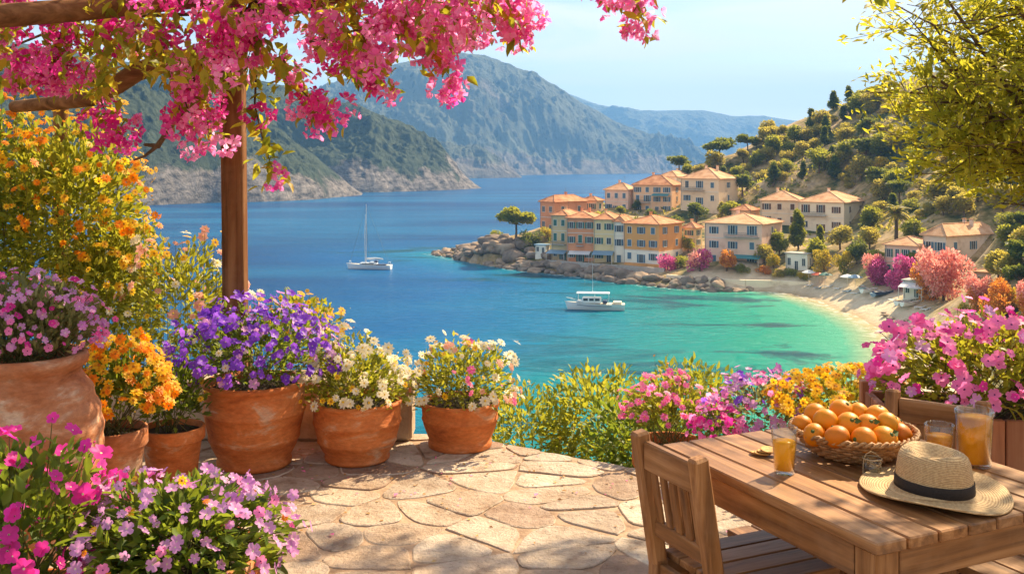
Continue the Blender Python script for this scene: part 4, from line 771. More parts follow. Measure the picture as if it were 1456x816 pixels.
bv = thing('bougainvillea', (at(333, 5.75) - .03, 5.99, -.3), 'huge bougainvillea vine with masses of hot pink bracts over the pergola', 'climbing plant'); bo = np.array(bv.location)
g = np.random.default_rng(5)
REG = [(-200, -160), (755, -160), (752, 30), (700, 52), (640, 70), (585, 62), (540, 105), (470, 110), (420, 120), (385, 95), (330, 130), (250, 120), (180, 95), (140, 140), (60, 120), (-200, 130)]
def region(n, reg, dlo, dhi, s=1):
    out = []; rp_ = np.array(reg, float)
    while len(out) < n:
        x = g.uniform(rp_[:, 0].min(), rp_[:, 0].max(), 400); y = g.uniform(rp_[:, 1].min(), rp_[:, 1].max(), 400); ok = inside(x, y, reg) & (fbm(x / 55, y / 55, 3, s) + g.uniform(-.12, .12, 400) > .43)
        for a, b_ in zip(x[ok], y[ok]): out.append(P(a, b_, g.uniform(dlo, dhi)))
    return np.array(out[:n])
STR = [([(560, 20, 5.2), (600, 60, 5.2), (640, 112, 5.25)], 1.0), ([(490, 60, 5.2), (520, 95, 5.3), (548, 122, 5.3)], .9), ([(400, 80, 5.2), (425, 125, 5.2), (470, 172, 5.2)], .75), ([(285, 80, 5.3), (292, 140, 5.4), (298, 205, 5.4)], .7),
       ([(365, 90, 5.3), (362, 150, 5.3), (378, 215, 5.3), (392, 250, 5.3)], .08), ([(130, 110, 5.4), (150, 160, 5.4), (168, 192, 5.4)], .8), ([(820, -60, 4.6), (880, -10, 4.6), (918, 34, 4.65)], .5), ([(690, 20, 5.0), (725, 40, 5.0), (750, 45, 5.0)], 1.0),
       ([(240, 90, 5.2), (262, 140, 5.2), (270, 165, 5.2)], .9), ([(30, 100, 5.0), (40, 130, 5.0)], 1.0), ([(310, 60, 4.8), (340, 20, 4.8), (360, 60, 4.8), (352, 85, 4.8)], .9), ([(1200, -70, 4.4), (1228, -20, 4.4), (1240, 6, 4.4)], 0), ([(440, 60, 5), (520, 40, 5), (600, 30, 5)], .9), ([(215, 60, 5.1), (235, 90, 5.1)], 1.0), ([(90, 40, 4.9), (70, 90, 4.9), (110, 95, 4.9)], 1.0)]
lp = [region(6200, REG, 4.6, 6.2)]; cl = [np.concatenate([region(215, REG, 4.4, 5.8, 9), region(60, [(420, -60), (756, -80), (752, 34), (690, 55), (600, 66), (480, 60)], 4.6, 5.6, 4)])]
v = MB()
for st, pk in STR:
    pts = [P(*q) for q in st]; L_ = sum((pts[i + 1] - pts[i]).length for i in range(len(pts) - 1)); k = int(L_ * 130) + 8
    def along(t):
        t = t * (len(pts) - 1); i = min(int(t), len(pts) - 2); return pts[i].lerp(pts[i + 1], t - i)
    tt = g.uniform(0, 1, k); lp.append(np.array([along(t) for t in tt]) + g.normal(size=(k, 3)) * .045)
    nc = int(L_ * 34 * pk) + (1 if pk else 0)
    if nc: cl.append(np.array([along(min(1, max(0, t))) for t in np.clip(g.uniform(.2, 1.15, nc), 0, 1)]) + g.normal(size=(nc, 3)) * .055)
    v.tube([np.array(p) - bo for p in [along(t) for t in np.linspace(0, 1, 7)]], [.007, .006, .006, .005, .004, .003, .002], M_bark, 5, cap=False)
# overhead part of the canopy (it shades the floor)
ov = g.uniform((-3.6, 1.0, 2.5), (2.6, 4.2, 2.85), (5200, 3)); ok = fbm(ov[:, 0] * 1.5, ov[:, 1] * 1.5, 4, 77) + g.uniform(-.06, .06, len(ov)) > .53; ov = ov[ok & (EYE + 0 < ov[:, 2])]; ov = ov[(235 - F * (ov[:, 2] - EYE) / ov[:, 1]) < -25]
oc = ov[g.permutation(len(ov))[:60]]; lp.append(ov)
lp = np.concatenate(lp); b = MB(); d = g.normal(size=lp.shape) * .7 + np.array([.1, -.2, -.55]); b.inst(T_leaf, lp - bo, rots_y(d, g), .082 * g.uniform(.6, 1.25, len(lp)), L_vine); b.build('foliage', bv)
trunk = [(0, 0, 0), (.03, .02, .8), (-.06, -.02, 1.6), (.0, .0, 2.5), (.1, -.2, 2.85)]; v.tube(trunk, [.05, .042, .036, .032, .025], M_bark, 8)
for i in range(26):
    a = lp[g.integers(0, 3600)] - bo; s0 = np.array(trunk[-1]); mid = (a + s0) / 2 + np.array([0, 0, .18]); v.tube([s0, mid, a], [.014, .010, .004], M_bark, 5, cap=False)
v.build('stems', bv)
br = MB(); br.tube([P(292, 70, 5.3) - Vector(bo), P(278, 105, 5.3) - Vector(bo), P(262, 140, 5.3) - Vector(bo), P(243, 180, 5.3) - Vector(bo), P(224, 208, 5.3) - Vector(bo), P(205, 206, 5.3) - Vector(bo)], [.016, .015, .014, .014, .017, .008], M_bark, 8); br.tube([P(226, 206, 5.3) - Vector(bo), P(206, 222, 5.3) - Vector(bo), P(190, 228, 5.3) - Vector(bo)], [.012, .008, .005], M_bark, 6); br.build('dead_branch', bv)
cms = []
for k in range(6):
    b = MB(); n = 11 + 2 * k % 5 + 3; d = g.normal(size=(n, 3)); d /= np.linalg.norm(d, axis=1, keepdims=True); p = d * g.uniform(.4, 1, (n, 1)) * np.array([.082, .082, .068]); b.inst((F_br, F_br2, F_br3)[k % 3], p, rots(n, d + np.array([.1, -.3, 0]), .35, g), .033 * g.uniform(.8, 1.25, n)); cms.append(b)
cl = np.concatenate(cl + [oc]); order = np.argsort([-(1 if (0 < q[0] * F / q[1] + CX < 1456 and 235 - F * (q[2] - EYE) / q[1] > -40) else 0) + .001 * q[1] for q in cl]); cl = cl[order]
cmesh = [b.mesh('flower_cluster') for b in cms]; rest = MB()
for i, q in enumerate(cl):
    pxq = CX + q[0] / q[1] * F; k = int(g.integers(0, 2)) * 3 + int(np.clip(g.integers(0, 3) if 250 < pxq < 560 else (2 if g.uniform() < .55 else 0) if pxq <= 250 else (1 if g.uniform() < .6 else 0), 0, 2)); a = g.uniform(0, 6.28); s = g.uniform(.75, 1.2)
    if i < 100: o = link('flower_cluster', cmesh[k], bv, Vector(q - bo)); o.rotation_euler = (g.uniform(-.3, .3), g.uniform(-.3, .3), a); o.scale = (s, s, s)
    else:
        nn = 13; dd = g.normal(size=(nn, 3)); dd /= np.linalg.norm(dd, axis=1, keepdims=True); rest.inst((F_br, F_br2, F_br3)[k % 3], q - bo + dd * g.uniform(.4, 1, (nn, 1)) * .078 * s, rots(nn, dd + np.array([.1, -.3, 0]), .35, g), .033 * s * g.uniform(.8, 1.25, nn))
tag(rest.build('flowers', bv), kind='stuff')

# ---------------------------------------------------------------- olive-like tree at the right; two unseen ones added for dappled shade
def near_tree(name, base, crown, rad, label, group, leaf, nl, ls, seed, fork=None, lims=10):
    g = np.random.default_rng(seed); o = thing(name, base, label, 'tree', group); bo = np.array(base); cc = np.array(crown) - bo; rad = np.array(rad)
    t = MB(); fork = cc * .45 + np.array([0, 0, -rad[2] * .15]) if fork is None else np.array(fork) - bo; t.tube([(0, 0, 0), fork * .5 + np.array([.06, 0, .05]), fork], [.13, .10, .085], M_bark, 10); pts = []
    for i in range(lims):
        d = g.normal(size=3); d[2] = abs(d[2]) * .7 - .15; d /= np.linalg.norm(d); tip = cc + d * rad * .8; mid = (fork + tip) / 2 + g.normal(size=3) * .12 + np.array([0, 0, .12])
        t.tube([fork, (fork * .6 + mid * .4) + g.normal(size=3) * .04, mid, tip], [.055, .042, .028, .010], M_bark, 7, cap=False)
        for j in range(9):
            s = mid + (tip - mid) * g.uniform(-.5, 1); e = s + (g.normal(size=3) * np.array([1, 1, .7]) + d * .5) * rad * .34; mm_ = (s + e) / 2 + g.normal(size=3) * .05
            if np.linalg.norm((e - cc) / rad) > 1.12: continue
            t.tube([s, mm_, e], [.012, .008, .003], M_bark, 5, cap=False)
            for k in range(7):
                s3 = s + (e - s) * g.uniform(.2, 1); e3 = s3 + g.normal(size=3) * rad * .16 + np.array([0, 0, .05])
                if np.linalg.norm((e3 - cc) / rad) > 1.12: continue
                t.tube([s3, e3], [.005, .002], M_bark, 3, cap=False); pts.append((s3, e3))
    t.build('trunk', o); A = np.array([p[0] for p in pts]); B = np.array([p[1] for p in pts]); i = g.integers(0, len(A), nl); u = g.uniform(.1, 1.1, (nl, 1)); p = A[i] + (B[i] - A[i]) * u + g.normal(size=(nl, 3)) * .045
    b = MB(); b.inst(T_small, p, rots_y((B - A)[i] + g.normal(size=(nl, 3)) * .22, g), ls * g.uniform(.6, 1.3, nl), leaf); b.build('crown', o); return o
near_tree('olive_tree', (5.6, 8.4, -.9), (5.2, 8.1, 2.6), (2.2, 1.7, 1.45), 'airy yellow green tree leaning over the bay at the terrace side', 'trees beside the terrace', L_olv, 36000, .085, 41, lims=30)
near_tree('olive_tree', (5.4, 4.9, -.4), (3.5, 5.3, 3.75), (1.35, 1.2, .75), 'unseen yellow green tree added above the table to cast broken shade', 'trees beside the terrace', L_yel, 1500, .10, 42, lims=9, fork=(4.7, 5.0, 3.5))  # out of view, added so that its leaves break the sun on the table
near_tree('olive_tree', (5.9, 7.2, -.8), (2.9, 7.65, 4.6), (1.7, .7, .65), 'unseen thin tree added above the terrace edge to dapple the floor', 'trees beside the terrace', L_yel, 3800, .10, 43, lims=9, fork=(5.0, 7.7, 4.2))  # out of view, crown added and placed to dapple the near floor
# ---------------------------------------------------------------- the village
def wallmat(name, c, dirt=.75):
    return noisy(name, [tuple(q * dirt * k for q, k in zip(c, (.96, .9, .84))), c, tuple(min(.9, q * 1.06) for q in c)], .35, .9, .25, 3, dist=.05, spec=.1, lo=.28, hi=.62)
W_cream = wallmat('wall_cream', (0.84, 0.63, 0.42)); W_pale = wallmat('wall_pale', (0.86, 0.73, 0.54)); W_orange = wallmat('wall_orange', (0.74, 0.36, 0.12)); W_salmon = wallmat('wall_salmon', (0.70, 0.30, 0.15)); W_tan = wallmat('wall_tan', (0.66, 0.48, 0.26))
W_yel = wallmat('wall_yellow', (0.74, 0.57, 0.30)); W_white = wallmat('wall_white', (0.84, 0.78, 0.66)); W_pink = wallmat('wall_pink', (0.84, 0.56, 0.42)); W_lav = wallmat('wall_lavender', (0.70, 0.58, 0.48)); W_grey = wallmat('wall_grey', (0.50, 0.44, 0.39)); W_peach = wallmat('wall_peach', (0.78, 0.50, 0.30))
R_tile = noisy('roof_tiles', [(0.30, 0.11, 0.05), (0.52, 0.23, 0.11), (0.62, 0.33, 0.18)], .5, .85, .7, 4, dist=.12, spec=.1, stretch=(1, 1, 1)); R_pale = noisy('roof_tiles_sunbleached', [(0.42, 0.20, 0.10), (0.58, 0.32, 0.17), (0.66, 0.42, 0.26)], .5, .85, .7, 4, dist=.12, spec=.1)
M_pane = plain('dark_pane', (0.03, 0.045, 0.06), .12, .5); S_blue = plain('shutter_blue', (0.09, 0.17, 0.24), .6); S_green = plain('shutter_green', (0.05, 0.15, 0.12), .6); S_brown = plain('shutter_brown', (0.14, 0.07, 0.04), .7); M_frame = plain('white_frame', (0.72, 0.68, 0.60), .6)
A_white = leafy('awning_white', [(0.75, 0.76, 0.78)], .3); A_teal = leafy('awning_teal', [(0.10, 0.34, 0.38)], .3); A_blue = leafy('awning_blue', [(0.28, 0.42, 0.55)], .3); M_rail = plain('balcony_rail', (0.10, 0.12, 0.13), .5); M_conc = noisy('concrete', [(0.34, 0.31, 0.28), (0.5, 0.46, 0.41)], 1.2, .9, .4, dist=.04)
def house(label, pxL, pxM, pxR, d, base, eave, ridge, r, wall, roof=R_tile, floors=3, cols=3, rcols=2, wd=None, sh=S_blue, low=None, awn=(), balc=(), gap=0, hide=(), chim=1, cat='house', group='houses of the village', flat=False, name='house', over=.45):
    """photo columns of the left, near and right corner; the near corner stands at distance d; rows of foot, eaves and ridge"""
    rr = R(r); cr_, sr = math.cos(rr), math.sin(rr); kM = (pxM - CX) / F; Mx = kM * d; kL = (pxL - CX) / F; wf = (Mx - kL * d) / (cr_ - kL * sr)
    if wd is None: kR = (pxR - CX) / F; wd = (kR * d - Mx) / (-sr - kR * cr_)
    zb = EYE - (base - HY) / F * d; ze = EYE - (eave - HY) / F * d; h = ze - zb; dr_ = d + (wd * cr_ - wf * sr) / 2; zr = EYE - (ridge - HY) / F * dr_ - zb
    o = thing(name, (Mx - wf * cr_, d - wf * sr, zb), label, cat, group, rz=rr)   # local x along the front, y into the depth, front at y = 0
    q = MB(); q.box((wf / 2, wd / 2, h / 2 - 1.5), (wf, wd, h + 3), wall)
    if low: q.box((wf / 2, wd / 2, h / floors * .48), (wf + .08, wd + .08, h / floors * .96), low)
    q.build('wall', o); ov = over
    if flat:
        q = MB(); q.box((wf / 2, wd / 2, h + .12), (wf + .5, wd + .5, .22), roof); q.build('roof', o)
    else:
        a, b_ = (wf + 2 * ov, wd + 2 * ov); rl = abs(a - b_) / 2; t = .16; zr = max(zr, h + .6)
        E = [(-ov, -ov, h + t), (wf + ov, -ov, h + t), (wf + ov, wd + ov, h + t), (-ov, wd + ov, h + t)]
        if a >= b_: rd = [(-ov + b_ / 2, wd / 2, zr), (wf + ov - b_ / 2, wd / 2, zr)]; Fs = [(0, 1, 5, 4), (1, 2, 5), (2, 3, 4, 5), (3, 0, 4)]
        else: rd = [(wf / 2, -ov + a / 2, zr), (wf / 2, wd + ov - a / 2, zr)]; Fs = [(0, 1, 4), (1, 2, 5, 4), (2, 3, 5), (3, 0, 4, 5)]
        q = MB(); q.add(E + rd, Fs, roof); Bq = [(x, y, h + .002) for x, y, _ in E]; q.add(E + Bq, [(0, 4, 5, 1), (1, 5, 6, 2), (2, 6, 7, 3), (3, 7, 4, 0)], roof); q.add(Bq, [(3, 2, 1, 0)], M_frame)
        for e_, r_ in ((E[0], rd[0]), (E[1], rd[-1] if a >= b_ else rd[0]), (E[2], rd[1]), (E[3], rd[0] if a >= b_ else rd[1]), (rd[0], rd[1])): q.tube([e_, r_], .13, roof, 5)
        ro = q.build('roof', o)
        for k in range(chim):
            q = MB(); x, y = wf * (.35 + .3 * k), wd * .62; q.box((x, y, zr - .1), (.6, .5, 1.5), wall); q.box((x, y, zr + .72), (.8, .7, .16), roof); q.build('chimney', ro)
    q = MB(); q.tube([(.22, -.09, -.3), (.22, -.09, h - .1), (.22, -ov, h + .06)], .06, M_conc, 6); q.build('drainpipe', o)
    if floors > 1:
        q = MB(); zc = h / floors * (1.0 if low else (floors - 1)); q.box((wf / 2, -.03, zc), (wf, .10, .14), M_frame); q.build('string_course', o)
    if not flat:
        q = MB(); x_ = wf * .62; q.tube([(x_, wd * .5, zr - .4), (x_, wd * .5, zr + 2.0)], .03, M_rail, 4); q.tube([(x_ - .5, wd * .5, zr + 1.9), (x_ + .5, wd * .5, zr + 1.9)], .02, M_rail, 4); q.tube([(x_ - .35, wd * .5, zr + 1.6), (x_ + .35, wd * .5, zr + 1.6)], .02, M_rail, 4); q.build('aerial', ro)
    fh = h / floors; g = random.Random(int(pxL * 7 + base)); ww, wh = min(1.05, wf / cols * .42), min(1.55, fh * .52)
    def window(x, y, z, side, tall=False):
        """side 0: front wall, 1: right wall"""
        hh = wh * (1.28 if tall else 1); T_ = (lambda u, v, n_: (x + u, y - n_, z + v)) if side == 0 else (lambda u, v, n_: (x + n_, y + u, z + v))
        def bx_(b, u0, u1, v0, v1, n0, n1, m_): a1 = np.array(T_(u0, v0, n0)); a2 = np.array(T_(u1, v1, n1)); b.box((a1 + a2) / 2, np.abs(a2 - a1), m_)
        f = MB(); e = .09
        bx_(f, -ww / 2 - e, -ww / 2, 0, hh, -.02, .07, M_frame); bx_(f, ww / 2, ww / 2 + e, 0, hh, -.02, .07, M_frame); bx_(f, -ww / 2 - e, ww / 2 + e, hh, hh + e, -.02, .07, M_frame); bx_(f, -ww / 2 - e - .04, ww / 2 + e + .04, -.1, 0, -.02, .14, M_frame); bx_(f, -.03, .03, 0, hh, .016, .05, M_frame)
        w_ = f.build('door' if tall else 'window', o); p_ = MB(); bx_(p_, -ww / 2, ww / 2, 0, hh, -.02, .014, M_pane); p_.build('pane', w_)
        if sh is not None and g.random() < .85:
            if g.random() < .7:
                for s_ in (-1, 1): p_ = MB(); c_ = s_ * (ww * .75 + e); bx_(p_, c_ - ww * .24, c_ + ww * .24, 0, hh, .004, .06, sh); p_.build('shutter', w_)
            else:
                for s_ in (-1, 1): p_ = MB(); c_ = s_ * ww * .25; bx_(p_, c_ - ww * .245, c_ + ww * .245, .01, hh - .01, .055, .085, sh); p_.build('shutter', w_)
    for fl in range(floors):
        for c in range(cols):
            if (fl, c) in hide: continue
            window(wf * (c + .5) / cols, 0 if not (low and fl == 0) else -.042, fl * fh + (fh - wh) * .55 if not (fl == 0 and c == cols // 2) else .12, 0, tall=(fl == 0 and c == cols // 2) or any(bf == fl and b0 <= c <= b1 for bf, b0, b1 in balc))
        for c in range(rcols): window(wf + (.042 if low and fl == 0 else 0), wd * (c + .5) / rcols, fl * fh + (fh - wh) * .55, 1)
    for bf, b0, b1 in balc:
        x0, x1 = wf * (b0 + .12) / cols, wf * (b1 + .88) / cols; z = bf * fh + fh * .12; q = MB(); q.box(((x0 + x1) / 2, -.56, z), (x1 - x0, 1.1, .16), M_conc)
        for zz in (.95, .5): q.box(((x0 + x1) / 2, -1.08, z + zz), (x1 - x0, .05, .06), M_rail)
        n_ = max(3, int((x1 - x0) / .28))
        for i in range(n_ + 1): q.box((x0 + (x1 - x0) * i / n_, -1.08, z + .5), (.035, .035, .95), M_rail)
        q.build('balcony', o)
    for x0, x1, z, m_, dp in awn:
        x0 *= wf; x1 *= wf; q = MB(); V = [(x0, -.05, z), (x1, -.05, z), (x1, -dp, z - dp * .32), (x0, -dp, z - dp * .32)]; V2 = [(x, y, zz - .06) for x, y, zz in V]
        q.add(V + V2, [(0, 1, 2, 3), (7, 6, 5, 4), (0, 4, 5, 1), (1, 5, 6, 2), (2, 6, 7, 3), (3, 7, 4, 0)], m_)
        for x in (x0 + .1, x1 - .1): q.bar((x, -dp + .06, -.1), (x, -dp + .06, z - dp * .32 - .05), .08, .08, M_frame, up=(0, 1, 0))
        q.build('awning', o)
    return o
house('tan narrow house at the seaward end of the waterfront row', 784, 806, 812, 251, 372, 307, 298, -28, W_tan, floors=3, cols=2, rcols=0, wd=9, sh=S_green, awn=[(-.1, 1.05, 2.9, A_blue, 2.4)], balc=[(1, 0, 1)])
house('reddish salmon house between the tan and the yellow house', 806, 844, 846, 247, 373, 311, 300, -16, W_salmon, floors=3, cols=3, rcols=0, wd=11, sh=S_green, awn=[(.1, .9, 2.8, A_white, 2.2)], chim=2, balc=[(1, 1, 1)])
house('pale yellow house with green shutters in the waterfront row', 844, 873, 874, 244.5, 374, 313, 302, -16, W_yel, floors=3, cols=2, rcols=0, wd=11, sh=S_green, awn=[(0, 1.0, 3.0, A_blue, 2.6)])
house('narrow white house squeezed beside the big orange house', 873, 887, 888, 243.5, 375, 316, 306, -16, W_white, floors=3, cols=1, rcols=0, wd=10, sh=S_blue, chim=0)
house('big bright orange house with white ground floor at the row end', 887, 937, 970, 236, 376, 320, 306, -38, W_orange, floors=3, cols=3, rcols=2, sh=S_blue, low=W_white, chim=1)
house('tall house on the point with grey side and orange side', 768, 788, 835, 281, 331, 288, 277, -48, W_salmon, floors=2, cols=2, rcols=2, sh=None)
house('low peach house just behind the tall house on the point', 826, 848, 858, 292, 318, 286, 279, -34, W_peach, floors=2, cols=2, rcols=1, sh=S_green)
house('pink house with mixed shutters at the left of the upper town', 860, 893, 908, 300, 303, 271, 260, -34, W_pink, R_pale, floors=2, cols=3, rcols=1, sh=S_blue)
house('orange upper town house with teal awning', 900, 955, 970, 295, 304, 264, 249, -28, W_peach, R_tile, floors=3, cols=4, rcols=1, sh=S_blue, awn=[(.52, .95, 6.0, A_teal, 2.0)], balc=[(1, 0, 1)])
house('small house with faded roof behind the orange upper town house', 936, 962, 990, 312, 285, 252, 243, -36, W_pale, R_pale, floors=2, cols=2, rcols=1, sh=None)
house('large cream house with balcony at the top of the upper town', 968, 1022, 1049, 286, 292, 255, 239, -36, W_cream, R_pale, floors=2, cols=3, rcols=1, sh=S_blue, balc=[(1, 0, 1)], chim=2)
house('cream and pink waterfront house with balcony above magenta bushes', 1002, 1083, 1112, 221, 382, 320, 303, -34, W_pink, R_pale, floors=3, cols=3, rcols=1, sh=S_blue, balc=[(2, 1, 2)], awn=[(.5, 1.0, 2.9, A_teal, 2.0)], chim=1)
house('left half of the twin cream houses under one roofline', 1081, 1136, 1144, 259, 322, 286, 271, -24, W_cream, R_pale, floors=2, cols=3, rcols=0, wd=11, sh=S_brown, chim=1)
house('right half of the twin cream houses with teal balcony', 1135, 1200, 1232, 250, 332, 289, 272, -38, W_pale, R_pale, floors=2, cols=3, rcols=2, sh=S_brown, balc=[(1, 0, 1)], chim=1)
house('small flat roofed white beach house behind the promenade', 1117, 1148, 1156, 214, 386, 362, 356, -38, W_white, M_conc, floors=1, cols=3, rcols=1, sh=None, flat=True)
house('pale pink low house beside the palm', 1258, 1306, 1322, 186, 397, 351, 336, -42, W_pink, R_pale, floors=2, cols=4, rcols=0, wd=9, sh=S_green, chim=0)
house('lavender grey house with broad roof right of the palm', 1312, 1345, 1421, 184, 398, 337, 317, -58, W_lav, R_pale, floors=2, cols=2, rcols=3, sh=S_blue, chim=2)
house('white beach tavern with columns under the magenta tree', 1284, 1322, 1336, 168, 425, 402, 397, -44, W_white, M_conc, floors=1, cols=3, rcols=1, sh=None, flat=True, awn=[(.0, .9, 2.6, A_white, 2.2)])
house('small brown roofed house half hidden by the orange bushes', 1385, 1422, 1440, 168, 416, 389, 380, -44, W_grey, R_pale, floors=1, cols=2, rcols=1, sh=None, chim=0)
house('low tiled house between the orange house and the twin houses', 1040, 1066, 1080, 268, 320, 300, 291, -36, W_peach, R_tile, floors=1, cols=2, rcols=1, sh=None, chim=0)
house('little cream house among trees above the palm', 1240, 1262, 1276, 266, 316, 299, 290, -38, W_pale, R_pale, floors=1, cols=2, rcols=1, sh=S_brown, chim=1)
house('narrow ochre house between the orange house and the pink house', 972, 988, 998, 246, 352, 325, 316, -36, W_yel, R_tile, floors=2, cols=1, rcols=1, sh=S_green, chim=1)
house('tiny white seaside kiosk on the rocks', 761, 776, 782, 255, 361, 349, 346, -30, W_white, A_blue, floors=1, cols=2, rcols=1, sh=None, flat=True, name='kiosk', cat='kiosk', group='small buildings')

# ---------------------------------------------------------------- trees, shrubs and rocks of the hill
T_clump = (np.array([(0, 0, 0), (-.34, .45, .08), (.34, .5, .05), (0, 1, -.05)]), [(np.array([(0, 2, 3, 1)]), None, False)])
NUM = ['first', 'second', 'third', 'fourth', 'fifth', 'sixth', 'seventh', 'eighth', 'ninth', 'tenth', 'eleventh', 'twelfth', 'thirteenth', 'fourteenth', 'fifteenth', 'sixteenth', 'seventeenth', 'eighteenth', 'nineteenth', 'twentieth'] + ['number %d' % i for i in range(21, 60)]
def tree_mesh(kind, leaf, seed, n=850, fl=None):
    lsz = .092 if n < 1400 else .070; n = n * 2 if n < 1400 else 4600
    """crown and trunk of a tree one metre tall"""
    g = np.random.default_rng(seed); t = MB(); lobes = []
    if kind == 'pine':
        t.tube([(0, 0, -.06), (.02, .01, .3), (-.01, .03, .62), (.02, .0, .8)], [.035, .028, .02, .01], M_bark, 7)
        for i in range(9): a = g.uniform(0, 6.28); r = g.uniform(.08, .34); lobes.append(((r * math.cos(a), r * math.sin(a), g.uniform(.66, .92) - r * .35), (.19, .19, .09)))
    elif kind == 'round':
        t.tube([(0, 0, -.06), (.01, .02, .25), (0, 0, .5)], [.035, .03, .015], M_bark, 7)
        for i in range(10): a = g.uniform(0, 6.28); r = g.uniform(.05, .27); lobes.append(((r * math.cos(a), r * math.sin(a), g.uniform(.34, .80)), (.21, .21, .18)))
    elif kind == 'tall':
        t.tube([(0, 0, -.06), (.01, .0, .4), (0, 0, .8)], [.03, .022, .008], M_bark, 7)
        for i in range(11): z = g.uniform(.2, .9); r = g.uniform(0, .19) * (1.1 - z); a = g.uniform(0, 6.28); lobes.append(((r * math.cos(a), r * math.sin(a), z), (.17 * (1.25 - z), .17 * (1.25 - z), .14)))
    else:   # bushy, down to the ground, wider than tall
        t.tube([(0, 0, -.06), (.02, .0, .2), (.03, .02, .4)], [.04, .03, .012], M_bark, 7)
        for i in range(12): a = g.uniform(0, 6.28); r = g.uniform(.05, .48); lobes.append(((r * math.cos(a), r * math.sin(a), g.uniform(.22, .74) - r * .22), (.24, .24, .22)))
    for c, r in lobes[:7]: t.tube([(0, 0, .25 if kind != 'pine' else .5), (c[0] * .5, c[1] * .5, c[2] * .75), (c[0], c[1], c[2])], [.016, .010, .004], M_bark, 5, cap=False)
    b = MB(); k = len(lobes); per = n // k
    for c, r in lobes:
        d = g.normal(size=(per, 3)); d /= np.linalg.norm(d, axis=1, keepdims=True); p = np.array(c) + d * np.array(r) * g.uniform(.35, 1.08, (per, 1)) ** .6
        b.inst(T_clump, p, rots_y(d + g.normal(size=d.shape) * .7 + np.array([0, 0, .35]), g), .0 + lsz * g.uniform(.6, 1.35, per), leaf if fl is None or g.uniform() > .25 else fl)
    return b.mesh('crown'), t.mesh('trunk')
H_pine = LF('pine_needles', (0.025, 0.05, 0.014), (0.065, 0.095, 0.02), (0.14, 0.155, 0.03), tcol=(0.42, 0.44, 0.05), trans=.46); H_olive = LF('hill_leaf_olive', (0.12, 0.115, 0.035), (0.27, 0.235, 0.06), (0.46, 0.35, 0.08), tcol=(0.80, 0.66, 0.09), trans=.52)
H_green = LF('hill_leaf_green', (0.035, 0.06, 0.010), (0.09, 0.12, 0.015), (0.19, 0.20, 0.02), tcol=(0.70, 0.66, 0.06), trans=.52); H_yel = LF('hill_leaf_yellow', (0.22, 0.20, 0.015), (0.48, 0.36, 0.02), (0.66, 0.46, 0.03), tcol=(0.75, 0.55, 0.04), trans=.4)
H_mag = LF('hill_bloom_magenta', (0.36, 0.03, 0.16), (0.56, 0.08, 0.28), (0.66, 0.18, 0.40), trans=.4); H_org = LF('hill_bloom_orange', (0.42, 0.13, 0.02), (0.62, 0.24, 0.03), (0.66, 0.34, 0.06), trans=.4); H_pk = LF('hill_bloom_pink', (0.55, 0.16, 0.14), (0.70, 0.30, 0.24), (0.74, 0.42, 0.36), trans=.4)
PROTO = {}
def proto(kind, leaf, var, fl=None, n=850):
    k = (kind, leaf.name, var, fl.name if fl else '', n >= 1400)
    if k not in PROTO: PROTO[k] = tree_mesh(kind, leaf, len(PROTO) + 100, n, fl)
    return PROTO[k]
def put_tree(px, py, hpx, kind, leaf, label, group, name='tree', cat='tree', var=None, pos=None, fat=1.0, fl=None, n=850):
    p = pos or on_ground(px, py); h = hpx / F * p.y; o = thing(name, p - Vector((0, 0, .1)), label, cat, group, rz=rnd.uniform(0, 6.28)); cm, tm = proto(kind, leaf, var if var is not None else rnd.randint(0, 2), fl, n)
    fat = fat * (1.32 if leaf in (H_mag, H_org, H_pk) else 1.0)
    s = (h * fat * rnd.uniform(.92, 1.1), h * fat * rnd.uniform(.92, 1.1), h)
    a = link('crown', cm, o); a.scale = s; t_ = link('trunk', tm, o); t_.scale = s; return o
GT = 'garden trees of the village'
